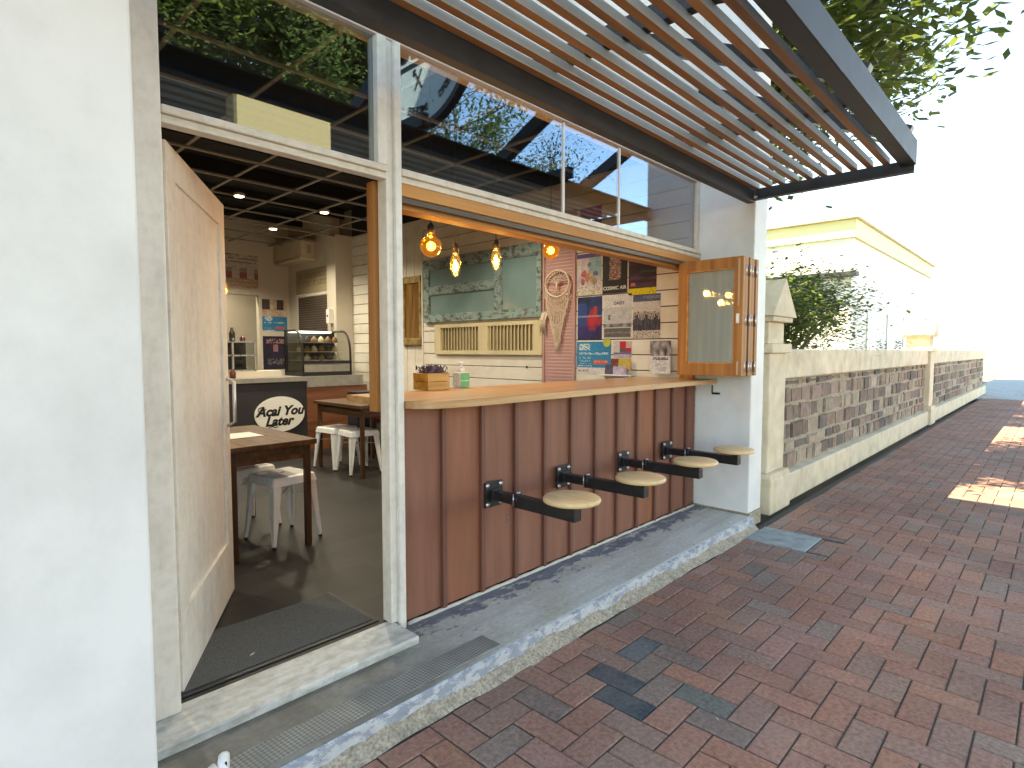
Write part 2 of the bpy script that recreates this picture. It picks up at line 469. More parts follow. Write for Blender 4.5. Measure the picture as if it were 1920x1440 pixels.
def rubble_mat():
    m, nt, b = new_mat('rubble_stone')
    v = coords(nt, (1, 1, 1))
    vo = N(nt, 'ShaderNodeTexVoronoi', feature='F1'); vo.inputs['Scale'].default_value = 8
    nt.links.new(v, vo.inputs['Vector'])
    ve = N(nt, 'ShaderNodeTexVoronoi', feature='DISTANCE_TO_EDGE'); ve.inputs['Scale'].default_value = 8
    nt.links.new(v, ve.inputs['Vector'])
    c = ramp(nt, noise_tex(nt, vo.outputs['Color'], 2, 2), [(.3, (.16, .12, .10)), (.5, (.28, .22, .17)), (.7, (.40, .33, .26))])
    e = ramp(nt, ve.outputs['Distance'], [(.02, (1, 1, 1)), (.07, (0, 0, 0))])
    c = mix(nt, e, c, (.36, .32, .26))
    nt.links.new(c, b.inputs['Base Color']); b.inputs['Roughness'].default_value = .9
    bump(nt, b, math_n(nt, 'ADD', ve.outputs['Distance'], math_n(nt, 'MULTIPLY', noise_tex(nt, v, 30, 8), .3)), .8, .03)
    return m
m_rubble = rubble_mat()
def brick_mat():
    m = attr_mat('clay_paver', .92, .40, 55, .6, 'Col', .12)
    nt = m.node_tree; b = nt.nodes['Principled BSDF']
    src = b.inputs['Base Color'].links[0].from_socket
    v = coords(nt)
    big = ramp(nt, noise_tex(nt, v, 1.3, 6, .6), [(.3, (.95,)*3), (.7, (1.36,)*3)])
    c = mix(nt, 1.0, src, big, 'MULTIPLY')
    dust = ramp(nt, noise_tex(nt, v, 2.6, 12, .7), [(.46, (.0,)*3), (.72, (.42,)*3)])
    c = mix(nt, dust, c, (.29, .225, .175))
    spots = ramp(nt, noise_tex(nt, v, 23, 6, .6), [(.70, (0, 0, 0)), (.74, (.5,)*3)])
    c = mix(nt, spots, c, (.10, .085, .075))
    nt.links.new(c, b.inputs['Base Color'])
    return m
m_brick = brick_mat()
m_leaf = None
def leaf_mat():
    m, nt, b = new_mat('tree_leaf')
    a = N(nt, 'ShaderNodeAttribute', attribute_name='Col')
    nt.links.new(a.outputs['Color'], b.inputs['Base Color'])
    b.inputs['Roughness'].default_value = .5
    tr = N(nt, 'ShaderNodeBsdfTranslucent'); nt.links.new(a.outputs['Color'], tr.inputs['Color'])
    mx = N(nt, 'ShaderNodeMixShader'); mx.inputs[0].default_value = .5
    out = nt.nodes['Material Output']
    nt.links.new(b.outputs[0], mx.inputs[1]); nt.links.new(tr.outputs[0], mx.inputs[2]); nt.links.new(mx.outputs[0], out.inputs['Surface'])
    return m
m_leaf = leaf_mat()
def flat(name, c, rough=.6, metal=0.0, bmp=.0):
    return mat(name, [tuple(x*.9 for x in c), tuple(min(1, x*1.08) for x in c)], rough, 12, bmp=bmp, metal=metal)

# ------------------------------------------------------------------ printed sheets (mosaic of printed colour) and lettering
_sj = random.Random(77)
def sheet(name, o, u, v, W, H, nx, ny, fn, parent=None, back=.002):
    """printed sheet: o lower-left corner, u right, v up; fn(s,t)->rgb, t up"""
    o, u, v = Vector(o), Vector(u), Vector(v)
    n = u.cross(v)
    bm = bmesh.new()
    cl = bm.loops.layers.float_color.new('Col')
    g = [[bm.verts.new(o+u*(W*i/nx)+v*(H*j/ny)) for i in range(nx+1)] for j in range(ny+1)]
    for j in range(ny):
        for i in range(nx):
            f = bm.faces.new([g[j][i], g[j][i+1], g[j+1][i+1], g[j+1][i]])
            c = fn((i+.5)/nx, (j+.5)/ny); jt = _sj.uniform(.80, 1.16); c = tuple(q*jt for q in c)
            for l in f.loops: l[cl] = (*c, 1)
    # thin edge and back
    b = [bm.verts.new(p - n*back) for p in (o, o+u*W, o+u*W+v*H, o+v*H)]
    f = bm.faces.new(b[::-1])
    for l in f.loops: l[cl] = (.6, .6, .58, 1)
    me = bpy.data.meshes.new(name)
    if parent is not None:
        off = root_loc(parent)
        for q in bm.verts: q.co -= off
    bm.to_mesh(me); bm.free()
    me.materials.append(m_paper)
    return link(bpy.data.objects.new(name, me), parent)

_dg = None
def text_bm(body, size, shear=0.0, offset=0.0, ext=.001, spacing=1.0, align='CENTER'):
    cu = bpy.data.curves.new('lettering', 'FONT')
    cu.body = body; cu.size = size; cu.shear = shear; cu.offset = offset; cu.extrude = ext
    cu.align_x = align; cu.align_y = 'CENTER'; cu.space_character = spacing; cu.resolution_u = 3
    o = bpy.data.objects.new('lettering', cu); COL.objects.link(o)
    dg = bpy.context.evaluated_depsgraph_get(); dg.update()
    me = bpy.data.meshes.new_from_object(o.evaluated_get(dg))
    bpy.data.objects.remove(o); bpy.data.curves.remove(cu)
    bm = bmesh.new(); bm.from_mesh(me); bpy.data.meshes.remove(me)
    return bm

def frame_mat(o, u, v):
    u, v = Vector(u).normalized(), Vector(v).normalized(); n = u.cross(v); o = Vector(o)
    return Matrix(((u.x, v.x, n.x, o.x), (u.y, v.y, n.y, o.y), (u.z, v.z, n.z, o.z), (0, 0, 0, 1)))

# ------------------------------------------------------------------ camera
cam = bpy.data.cameras.new('camera'); co = bpy.data.objects.new('camera', cam); COL.objects.link(co)
co.location = (0, -2.175, 1.28)
cam.sensor_width = 36; cam.lens = 1081/1920*36; cam.clip_start = .02; cam.clip_end = 2000
yaw, pitch = R(43.7), R(-3.35)
fw = Vector((math.cos(yaw)*math.cos(pitch), math.sin(yaw)*math.cos(pitch), math.sin(pitch)))
co.rotation_euler = fw.to_track_quat('-Z', 'Y').to_euler()
scene.camera = co

# ------------------------------------------------------------------ world + sun
SUN_EL, SUN_ROT = R(48), R(-28)
w = bpy.data.worlds.new('World'); scene.world = w; w.use_nodes = True
wn = w.node_tree
sky = wn.nodes.new('ShaderNodeTexSky'); sky.sky_type = 'NISHITA'; sky.sun_disc = False
sky.sun_elevation = SUN_EL; sky.sun_rotation = SUN_ROT; sky.air_density = 1.0; sky.dust_density = .0; sky.ozone_density = 2.5; sky.altitude = 1200
bgn = wn.nodes['Background']; bgn.inputs['Strength'].default_value = .15
wn.links.new(sky.outputs[0], bgn.inputs['Color'])
sd = Vector((math.sin(SUN_ROT)*math.cos(SUN_EL), math.cos(SUN_ROT)*math.cos(SUN_EL), math.sin(SUN_EL)))
sl = bpy.data.lights.new('sun', 'SUN'); sl.energy = 4.5; sl.angle = R(.53); sl.color = (1.0, .95, .87)
so = bpy.data.objects.new('sun', sl); COL.objects.link(so); so.rotation_euler = sd.to_track_quat('Z', 'Y').to_euler()
so.location = (0, 0, 30)
vs_ = scene.view_settings
vs_.view_transform = 'Standard'; vs_.look = 'None'; vs_.gamma = 1; vs_.exposure = 2.6; vs_.use_white_balance = True; vs_.white_balance_temperature = 9300; vs_.white_balance_tint = 8; vs_.use_curve_mapping = False
scene.cycles.use_denoising = True
scene.cycles.transparent_max_bounces = 20
scene.cycles.max_bounces = 10
scene.cycles.sample_clamp_indirect = 6

def lamp(name, loc, energy, col, rad=.03, typ='POINT', spot=None):
    l = bpy.data.lights.new(name, typ); l.energy = energy; l.color = col
    l.shadow_soft_size = rad
    if typ == 'SPOT': l.spot_size = R(spot or 110); l.spot_blend = .6
    o = bpy.data.objects.new(name, l); COL.objects.link(o); o.location = loc
    return o

# ================================================================== SETTING
PZ = -.09     # brick pavement level (the step top is 0)

def paving():
    u = .1125
    ax, ay = 1.935, -.985
    bm = bmesh.new(); cl = bm.loops.layers.float_color.new('Col')
    rnd = random.Random(3)
    pal = [(.32, .160, .115), (.35, .172, .122), (.295, .155, .115), (.27, .165, .128), (.37, .178, .115), (.26, .18, .14), (.33, .182, .145)]
    special = {(0, 0): (.066, .073, .080), (-1, -1): (.060, .074, .082), (1, -3): (.15, .15, .128), (2, 1): (.14, .142, .140)}
    def brick(x0, x1, y0, y1, c):
        j = .0028; b = .004
        x0 += j; x1 -= j; y0 += j; y1 -= j
        dz = rnd.uniform(-.0022, .0016); tx = rnd.uniform(-.0016, .0016); ty = rnd.uniform(-.0016, .0016)
        def P(x, y, z): return bm.verts.new((x, y, PZ+z+dz+tx*(1 if x > (x0+x1)/2 else -1)+ty*(1 if y > (y0+y1)/2 else -1)))
        lo = [P(x0, y0, -.02), P(x1, y0, -.02), P(x1, y1, -.02), P(x0, y1, -.02)]
        mi = [P(x0, y0, -b), P(x1, y0, -b), P(x1, y1, -b), P(x0, y1, -b)]
        hi = [P(x0+b, y0+b, 0), P(x1-b, y0+b, 0), P(x1-b, y1-b, 0), P(x0+b, y1-b, 0)]
        fs = [bm.faces.new(hi)]
        for k in range(4):
            fs.append(bm.faces.new([mi[k], mi[(k+1) % 4], hi[(k+1) % 4], hi[k]]))
            fs.append(bm.faces.new([lo[k], lo[(k+1) % 4], mi[(k+1) % 4], mi[k]]))
        for f in fs:
            for l in f.loops: l[cl] = (*c, 1)
    def clipbox(x0, x1, y0, y1, c):
        y1 = min(y1, -.549 + .006*math.sin(x0*5)); x0 = max(x0, -2.0); y0 = max(y0, -3.5)
        # room for the concrete pit lid
        if x1 > 4.16 and x0 < 4.56 and y1 > -.96:
            if x0 >= 4.16 and x1 <= 4.56:
                y1 = min(y1, -.962)
            elif x0 < 4.16:
                x1 = min(x1, 4.16)
            else:
                x0 = max(x0, 4.56)
        if x1-x0 > .02 and y1-y0 > .02: brick(x0, x1, y0, y1, c)
    for a in range(-38, 170):
        for b in range(-26, 8):
            x, y = ax+a*u, ay+b*u
            r = (a-b+3) % 4
            c = rnd.choice(pal)
            if rnd.random() < .12: c = rnd.choice([(.20, .175, .145), (.215, .18, .15), (.17, .155, .138)])
            k = rnd.uniform(.90, 1.08); c = tuple((q*.62+mq*.38)*k for q, mq in zip(c, (.30, .166, .124)))
            if r == 0:
                clipbox(x, x+2*u, y, y+u, special.get((a, b), c))
            elif r == 3:
                # cells (a,b) and (a,b+1)
                clipbox(x, x+u, y, y+2*u, special.get((a-0, b-0) if False else (a, b), c))
    me = bpy.data.meshes.new('brick_pavement'); bm.to_mesh(me); bm.free(); me.materials.append(m_brick)
    return me
pv = bpy.data.objects.new('brick_pavement', paving()); COL.objects.link(pv); tag(pv, kind='structure')
def sandbed():
    m, nt, b = new_mat('joint_sand')
    nt.links.new(ramp(nt, noise_tex(nt, coords(nt), 40, 8), [(.3, (.035, .030, .025)), (.7, (.085, .075, .062))]), b.inputs['Base Color'])
    b.inputs['Roughness'].default_value = .95
    return m
m_sand = sandbed()
o = box('pavement_bed', m_sand, None, -2.0, 21.2, -3.5, -.50, -.24, PZ-.006); tag(o, kind='structure')
o = MB().quad([(-400, -400, -.26), (400, -400, -.26), (400, 400, -.26), (-400, 400, -.26)]).build('ground', m_ground); tag(o, kind='structure')
o = box('road', m_asphalt, None, -60, 120, -11.5, -3.72, -.4, -.235); tag(o, kind='structure')
o = MB().box(-2, 21.2, -3.68, -3.5, -.3, PZ+.004, .012).build('kerb', m_lid); tag(o, kind='structure')
o = MB().box(-60, 120, -14.5, -11.52, -.4, -.11, .02).build('far_footpath', m_lid); tag(o, kind='structure')
o = MB().quad([(4.75, 3.9, -.06), (60, 3.9, -.06), (60, 60, -.06), (4.75, 60, -.06)]).build('lawn', m_grass); tag(o, kind='structure')
o = MB().quad([(21.2, -3.7, -.12), (120, -3.7, -.12), (120, .2, -.12), (21.2, .2, -.12)]).build('far_pavement', m_lid); tag(o, kind='structure')

# the painted concrete step along the shop front, its flaking face and the rough mortar below it
st = thing('shop_step', 'worn blue grey painted concrete step running along the foot of the shopfront', 'step', (1.5, -.25, 0))
MB().box(-1.2, 4.452, -.485, -.002, -.20, 0, .012).build('step_top', m_step, st)
fb = MB()
nseg = 90
for i in range(nseg):
    x0 = -1.2 + 5.652*i/nseg; x1 = -1.2+5.652*(i+1)/nseg
    def fy(x): return -.497+.004*math.sin(x*7)+.003*math.sin(x*19+1)
    fb.quad([(x0, -.486, -.0005), (x1, -.486, -.0005), (x1, fy(x1), -.008), (x0, fy(x0), -.008)])
    fb.quad([(x0, fy(x0), -.008), (x1, fy(x1), -.008), (x1, fy(x1)-.006, -.075), (x0, fy(x0)-.006, -.075)])
fb.build('step_face', m_stepface, st)
tb = MB()
for i in range(nseg*2):
    x0 = -1.2 + 5.652*i/nseg/2; x1 = -1.2+5.652*(i+1)/nseg/2
    def ey(x): return -.552+.006*math.sin(x*6)+.003*math.sin(x*23)
    def ez(x): return -.044+.005*math.sin(x*17)+.004*math.sin(x*41)
    tb.quad([(x0, -.492, ez(x0)), (x1, -.492, ez(x1)), (x1, (ey(x1)-.492)/2, -.072), (x0, (ey(x0)-.492)/2, -.072)])
    tb.quad([(x0, (ey(x0)-.492)/2, -.072), (x1, (ey(x1)-.492)/2, -.072), (x1, ey(x1), PZ-.002), (x0, ey(x0), PZ-.002)])
tb.build('mortar_strip', m_mortar, st)
MB().box(.05, 1.73, -.452, -.335, -.01, .002, .001).build('tread_strip', m_tread, st)
MB().tube([(1.56+2.88*i/60, -.012, .004+.0015*math.sin(i*1.7)) for i in range(61)], [.0105+.0015*math.sin(i*2.3) for i in range(61)], 6).build('mortar_bead', m_cream_trim, st)

th = MB().box(-.38, 1.492, -.19, .028, .0, .036, .006).build('marble_threshold', m_marble)
tag(th, 'veined grey marble threshold slab below the open shop doorway', 'threshold')
o = MB().box(4.166, 4.552, -.955, -.548, -.12, PZ+.003, .006).build('pit_lid', m_lid)
tag(o, 'square blue grey concrete pit lid set in the brick paving by the white pillar', 'pit lid')

o = box('shop_floor', m_floor, None, -3.2, 4.45, .03, 6.9, -.1, .03); tag(o, kind='structure')
dm = thing('door_mat', 'charcoal rectangular door mat lying just inside the open doorway', 'door mat', (.94, .29, .03))
MB().box(.42, 1.452, .062, .518, .0305, .036, .002).build('rubber_edge', m_black, dm)
MB().box(.44, 1.432, .084, .496, .036, .041, .002).build('mat_pile', m_mat, dm)

# dry leaves on the bricks and the mat
m_dry = flat('dry_leaf', (.5, .42, .28))
def dry_leaf(x, y, z, a, s, label):
    b = MB()
    pts = [(-1, 0, 0), (-.3, .32, .10), (.5, .22, .06), (1, 0, .02), (.5, -.22, .08), (-.3, -.30, .06)]
    ca, sa = math.cos(a), math.sin(a)
    q = [(x+s*(p[0]*ca-p[1]*sa), y+s*(p[0]*sa+p[1]*ca), z+s*p[2]) for p in pts]
    q2 = [(p[0], p[1], p[2]+.0008) for p in q]
    b.quad(q[::-1]); b.quad(q2)
    for k in range(6): b.quad([q[k], q[(k+1) % 6], q2[(k+1) % 6], q2[k]])
    o = b.build('dry_leaf', m_dry); return tag(o, label, 'leaf')
dry_leaf(.92, .17, .041, .4, .014, 'small pale dry leaf lying on the charcoal door mat')
dry_leaf(2.02, -1.30, PZ+.003, 1.0, .010, 'tiny pale leaf scrap on the bricks nearest the camera')
dry_leaf(2.07, -.76, PZ+.003, .3, .008, 'tiny pale leaf scrap beside the dark slate bricks')
# ================================================================== SHOPFRONT
# white rendered pillars each side of the shopfront
def ragged_foot(b, x0, x1, y, z0, rnd, out):
    pass
pl = thing('masonry_pillar', 'white painted masonry pillar at the far right end of the shopfront', 'pillar', (4.56, -.2, 0))
MB().box(4.45, 4.70, -.455, -.001, .012, 4.5, .008).build('shaft', m_pillar, pl)
fb = MB(); rnd = random.Random(5)
y = -.462
for k in range(26):      # broken render edge at the foot
    y0 = -.462+.46*k/26; y1 = -.462+.46*(k+1)/26
    h = .03+.03*rnd.random()
    fb.box(4.462, 4.69, y0, y1, -.1, .012+.0*h)
fb.build('footing', m_mortar, pl)
pl2 = thing('masonry_pillar', 'broad white painted masonry pier at the near left end of the shopfront', 'pillar', (0, -.2, 0))
MB().box(-1.2, .42, -.455, .20, .012, 4.5, .008).build('shaft', m_pillar, pl2)
MB().box(-1.19, .41, -.45, .19, -.1, .012).build('footing', m_mortar, pl2)

# glazed frame
gz = thing('shopfront_frame', 'cream painted timber shopfront frame with tall glass panes above the opening', 'shopfront', (1.5, 0, 0))
pb = MB()
pb.box(1.424, 1.470, -.025, .05, 2.081, 2.617, .004).box(1.470, 1.505, -.012, .055, .036, 2.617, .003).box(1.505, 1.540, -.032, .06, .0, 2.617, .005)
pb.build('mullion_post', m_white_frame, gz)
MB().box(.50, .60, -.03, .10, .036, 2.62, .005).build('door_post', m_white_frame, gz)
tr = MB()
tr.box(.60, 1.4695, -.03, .04, 2.052, 2.080, .005).box(.60, 1.4695, -.012, .035, 2.038, 2.052, .002).box(.60, 1.4695, -.022, .03, 2.022, 2.038, .004)
tr.build('door_transom', m_frame, gz)
tr = MB()
tr.box(1.540, 4.45, -.034, .05, 2.050, 2.082, .005).box(1.540, 4.45, -.016, .05, 2.036, 2.050, .002).box(1.540, 4.45, -.026, .05, 2.020, 2.036, .004)
tr.build('window_transom', m_frame, gz)
hb = MB().box(.42, 4.45, -.016, .075, 2.618, 2.78, .003)
hb.build('head_fascia', m_fascia, gz)
MB().box(4.395, 4.45, -.014, .05, 2.083, 2.617, .003).build('end_post', m_frame, gz)
p = MB().box(.602, 1.422, .006, .012, 2.081, 2.617).build('glass_pane', m_glass, gz)
for a, b_ in ((1.541, 2.718), (2.726, 3.308), (3.316, 4.394)):
    MB().box(a, b_, .006, .012, 2.083, 2.617).build('glass_pane', m_glass, gz)
for x in (2.722, 3.312):
    MB().box(x-.007, x+.007, .000, .018, 2.083, 2.617, .002).build('glass_joint', m_white, gz)
MB().box(.422, .498, .028, .034, .06, 2.60).build('side_light', m_glass, gz)

# wall of the shop above the glazing and the shell of the shop
sb = thing('shop_building', 'cream rendered shop building rising above the slatted canopy', 'building', (1.5, 3, 0))
MB().box(.422, 4.448, -.02, .075, 2.782, 4.5).build('upper_wall', m_pillar, sb)
MB().box(-3.4, -1.2, 0, .2, -.1, 4.5).build('side_wall', m_pillar, sb)
MB().box(4.53, 4.70, .0, 9.0, -.1, 4.5).build('flank_wall', m_pillar, sb)
MB().box(-3.4, 4.53, .077, 9.0, 4.3, 4.42).build('roof', m_lid, sb)
MB().box(-3.24, 4.52, 8.9, 8.99, -.1, 4.29).build('rear_wall', m_plaster, sb)
MB().box(-3.4, -3.25, .2, 8.9, -.1, 4.29).build('party_wall', m_plaster, sb)

# brown vertical board wall under the counter
cw = thing('board_wall', 'brown stained board and batten wall below the servery counter', 'wall', (3, 0, 0))
edges = [1.545, 1.780, 2.040, 2.293, 2.540, 2.790, 3.043, 3.297, 3.549, 3.802, 4.053, 4.284, 4.448]
bm = bmesh.new(); cl = bm.loops.layers.float_color.new('Col')
shade = [(.98, .98, 1.0), (1.12, 1.0, .88), (1.0, 1, 1), (1.02, 1.04, 1.04), (1, 1, 1), (.98, .98, 1), (1.02, 1, 1), (1.05, 1.02, .98), (1.22, 1.08, .85), (1, 1, 1.02), (1, 1, 1), (.97, .97, 1)]
for i in range(12):
    t = bmesh.new(); bmesh.ops.create_cube(t, size=1)
    x0, x1 = edges[i]+.001, edges[i+1]-.001
    for v in t.verts: v.co = Vector(((x0+x1)/2+v.co.x*(x1-x0), .02+v.co.y*.03-.006, .515+v.co.z*.997))
    vm = {v: bm.verts.new(v.co-Vector((3, 0, 0))) for v in t.verts}
    for f in t.faces:
        nf = bm.faces.new([vm[v] for v in f.verts])
        for l in nf.loops: l[cl] = (*shade[i], 1)
    t.free()
me = bpy.data.meshes.new('board_panel'); bm.to_mesh(me); bm.free(); me.materials.append(m_clad)
link(bpy.data.objects.new('board_panel', me), cw)
for x in edges[1:-1]:
    MB().box(x-.013, x+.013, -.022, -.002, .012, 1.0158, .0025).build('batten', m_batten, cw)
box('backing', m_redwood, cw, 1.545, 4.449, .032, .05, .012, 1.015)
MB().tube([(2.245+.016*math.cos(a*PI/12), -.0035, .345+.016*math.sin(a*PI/12)*1.2) for a in range(3, 26)], .0016, 5).build('scratch_ring', flat('pale_scratch', (.30, .22, .17)), cw)

# counter
ct = thing('servery_counter', 'long oiled timber servery counter with a rounded front corner', 'counter', (3, .1, 1.0))
front = [(1.541, .055), (1.541, -.045), (1.56, -.085), (1.59, -.118), (1.64, -.148), (1.72, -.170), (1.85, -.182), (2.05, -.187), (4.449, -.187), (4.449, .50), (1.56, .50)]
b = MB(); b.prism(front, 'Z', 1.0165, 1.050)
bmesh.ops.bevel(b.bm, geom=[e for e in b.bm.edges if abs(e.verts[0].co.z-e.verts[1].co.z) < 1e-5], offset=.004, segments=2, affect='EDGES')
b.build('counter_top', m_bench, ct)
MB().box(1.66, 4.44, .42, .45, .955, 1.016).build('back_apron', m_darkwood, ct)

# bifold window: timber head, jambs, tracks and the folded stack of leaves
bw = thing('bifold_window', 'oiled timber bifold window folded into a stack over the counter end', 'bifold window', (3, 0, 1.05))
hb = MB().box(1.541, 4.449, -.024, .12, 1.965, 2.019, .003)
hb.build('head', m_timber, bw)
tk = MB()
tk.box(1.541, 4.44, -.010, .012, 1.940, 1.9645).box(1.541, 4.44, .018, .032, 1.946, 1.9645)
tk.build('track', m_track, bw)
MB().box(1.541, 4.44, .034, .12, 1.922, 1.9645, .003).build('inner_head', m_timber, bw)
MB().box(1.454, 1.5, .064, .12, 1.0, 2.03, .003).build('jamb', m_timber_v, bw)
MB().box(4.405, 4.449, .0, .12, 1.051, 1.9395, .003).build('jamb', m_timber_v, bw)
m_brass = flat('satin_steel', (.6, .58, .55), .35, .8)
for i in range(5):
    x0 = 4.150+i*.0588; x1 = x0+.045
    y0, y1 = -.498+.006*(i % 2), .006+.006*(i % 2)
    z0, z1 = 1.090, 1.955
    lf = MB()
    sw, rb, rt = .050, .090, .078
    lf.box(x0, x1, y0, y0+sw+.012, z0, z1, .003).box(x0, x1, y1-sw-.02, y1, z0, z1, .003)
    lf.box(x0+.001, x1-.001, y0+sw+.012, y1-sw-.02, z0, z0+rb).box(x0+.001, x1-.001, y0+sw+.012, y1-sw-.02, z1-rt, z1)
    leaf = lf.build('leaf', m_timber_v if i else m_timber_v, bw)
    MB().box(x0+.019, x0+.025, y0+sw+.010, y1-sw-.018, z0+rb-.002, z1-rt+.002).build('glass_pane', m_glass_sheen if i == 0 else m_glass2, leaf)
    if i == 0:
        bd = MB()
        ya, yb, za, zb = y0+sw+.012, y1-sw-.02, z0+rb, z1-rt
        bd.box(x0+.002, x0+.018, yb-.012, yb, za, zb).box(x0+.002, x0+.018, ya, ya+.006, za, zb).box(x0+.002, x0+.018, ya, yb, za, za+.008).box(x0+.002, x0+.018, ya, yb, zb-.008, zb)
        bd.build('glazing_bead', m_timber, leaf)
        hd = MB()
        hd.box(x0-.010, x0, y0+.022, y0+.046, 1.475, 1.545, .004).box(x0-.022, x0-.010, y0+.028, y0+.040, 1.485, 1.535, .003)
        hd.build('handle', m_white, leaf)
        MB().box(x0-.006, x0, y0+.024, y0+.036, 1.60, 1.94, .001).box(x0-.006, x0, y0+.024, y0+.036, 1.10, 1.20, .001).build('bolt', flat('pale_timber_bead', (.5, .38, .25)), leaf)
    else:
        hg = MB()
        for z in (1.16, 1.50, 1.86):
            hg.cyl((x0-.007, y0-.004, z-.04), (x0-.007, y0-.004, z+.04), .0065, n=10)
            hg.box(x0-.012, x0+.012, y0-.003, y0-.0005, z-.035, z+.035)
        hg.build('hinge', m_brass, leaf)
# open white entrance door seen edge-on, swung into the shop
dr = thing('entrance_door', 'white painted entrance door swung open into the shop', 'door', (.625, .10, .04), math.atan2(.83, .495))
DW = .94
d = MB()
d.box(0, DW, -.02, .02, 0, .28, .002).box(0, .11, -.02, .02, .28, 1.85, .002).box(DW-.11, DW, -.02, .02, .28, 1.85, .002).box(0, DW, -.02, .02, 1.85, 1.965, .002)
d.build('door_leaf', m_white_frame, dr, local=True)
MB().box(.108, DW-.108, -.008, .008, .278, 1.852).build('panel', m_white_frame, dr, local=True)
MB().tube([(DW-.055, -.02, .86), (DW-.055, -.055, .88), (DW-.055, -.055, 1.08), (DW-.055, -.02, 1.10)], .009, 10).build('handle', m_brass, dr, local=True)

# latch on the pillar below the counter end
lt = MB().box(4.438, 4.4495, -.152, -.146, .935, 1.0).box(4.432, 4.4495, -.212, -.150, .928, .944, .002)
o = lt.build('hook_latch', m_black); tag(o, 'small black hook latch on the white pillar under the counter end', 'latch')

# white pipe stub on the step
pp = thing('pipe_stub', 'white plastic pipe end lying on the step at the near left corner', 'pipe', (.52, -.40, .03))
MB().tube([(.38, -.418, .032), (.55, -.418, .032), (.575, -.416, .032)], [.024, .024, .030], 18).build('pipe', m_white, pp)
pcap = MB().lathe((0, 0, 0), [(.004, -.014), (.03, -.014), (.036, -.006), (.036, .008), (.03, .014), (.004, .014)], 20).build('cap', m_white, pp)
pcap.rotation_euler = (R(90), 0, R(64)); pcap.location = Vector((.602, -.405, .038))-pp.location
for v in pcap.data.vertices: v.co += pp.location
MB().box(.596, .602, -.435, -.424, .052, .064, .001).build('slot', m_black, pp)

# four swing-arm stools bolted to the board wall
def make_stool():
    t = thing('swing_stool', 'x', 'bar stool', (0, 0, 0), 0, 'swing arm stools along the board wall')
    MB().box(-.064, .064, -.034, -.0225, .458, .590, .002).build('wall_plate', m_black, t)
    for sx in (-.048, .048):
        for z in (.474, .574):
            _b = MB().lathe((0, 0, 0), [(.004, 0), (.0125, 0), (.0125, .002), (.0085, .0022), (.0085, .008), (.004, .0085)], 12).build('bolt', m_silver, t)
            bo = _b; bo.rotation_euler = (R(90), 0, 0); bo.location = (sx, -.034, z)
    MB().box(-.0225, .0225, -.185, -.034, .497, .545, .002).box(-.028, .028, -.05, -.034, .49, .552, .002).build('fixed_arm', m_black, t)
    MB().cyl((0, -.205, .486), (0, -.205, .556), .021, n=18).build('pivot_sleeve', m_black, t)
    MB().cyl((.0, -.205, .556), (.0, -.205, .564), .013, n=12).cyl((-.016, -.188, .49), (-.016, -.188, .552), .004, n=8).build('pivot_pin', m_silver, t)
    MB().box(-.027, .027, -.585, -.222, .488, .548, .003).build('swing_arm', m_black, t)
    MB().box(-.022, .022, -.582, -.540, .548, .574, .002).build('seat_bracket', m_black, t)
    s = MB().lathe((.004, -.545, 0), [(.05, .574), (.124, .574), (.133, .578), (.136, .586), (.134, .594), (.126, .600), (.05, .6005)], 40)
    s.build('seat', m_seat, t)
    return t
st0 = make_stool()
sx = [2.105, 2.690, 3.345, 3.945]
sl_ = ['round wooden swing-arm stool nearest the doorway, with a full view of its bolted plate',
       'second round wooden swing-arm stool from the doorway, its seat above the third batten gap',
       'third round wooden swing-arm stool from the doorway, seen before its far neighbour',
       'farthest round wooden swing-arm stool, its seat in front of the white pillar']
for i in range(4):
    o = st0 if i == 0 else dup(st0)
    o.location = (sx[i], 0, 0); o['label'] = sl_[i]
    o.rotation_euler = (0, 0, [0, R(2), R(1), R(-1)][i])
# ================================================================== CANOPY
cp = thing('slatted_canopy', 'slatted timber and charcoal steel canopy over the footpath', 'canopy', (2, -.9, 2.4))
XL, XR = -1.3, 4.45
bm = MB()
bm.box(XL, XR-.01, -.452, -.444, 2.386, 2.486, .001).box(XL, XR-.01, -.4435, -.40, 2.386, 2.394).box(XL, XR-.01, -.4435, -.40, 2.478, 2.486)
bm.build('inner_beam', m_steel, cp)
bm = MB()
bm.box(XL, XR, -1.455, -1.447, 2.45, 2.60, .001).box(XL, XR, -1.4465, -1.375, 2.45, 2.458).box(XL, XR, -1.4465, -1.375, 2.592, 2.60)
bm.build('outer_beam', m_steel, cp)
bm = MB()
bm.box(XR-.009, XR, -1.446, -.4525, 2.40, 2.486, .001).box(XR-.05, XR-.0095, -1.446, -.4525, 2.40, 2.407)
bm.build('end_beam', m_steel, cp)
for k in range(10):
    y1 = -.463-.0912*k; y0 = y1-.038
    b = MB()
    b.box(XL, XR-.052, y0, y1, 2.470, 2.508, .0015, 0)
    for f in b.bm.faces:
        f.normal_update()
        if abs(f.normal.z) < .5 or f.normal.z > .5: f.material_index = 1
    b.build('batten', [m_slat, m_slat_side], cp)
for x in (-.58, .72, 2.02, 3.32):
    MB().box(x-.025, x+.025, -1.445, -.395, 2.509, 2.585, .002).build('cross_beam', m_steel, cp)
for x in (.72, 2.02, 3.32, 4.40):
    MB().bar((x, -1.42, 2.63), (x, -.02, 3.30), .07, .10, .004).build('stay', m_black, cp)
MB().box(XR-.03, XR+.004, -.47, -.452, 2.40, 2.432, .002).build('end_cap', m_white, cp)

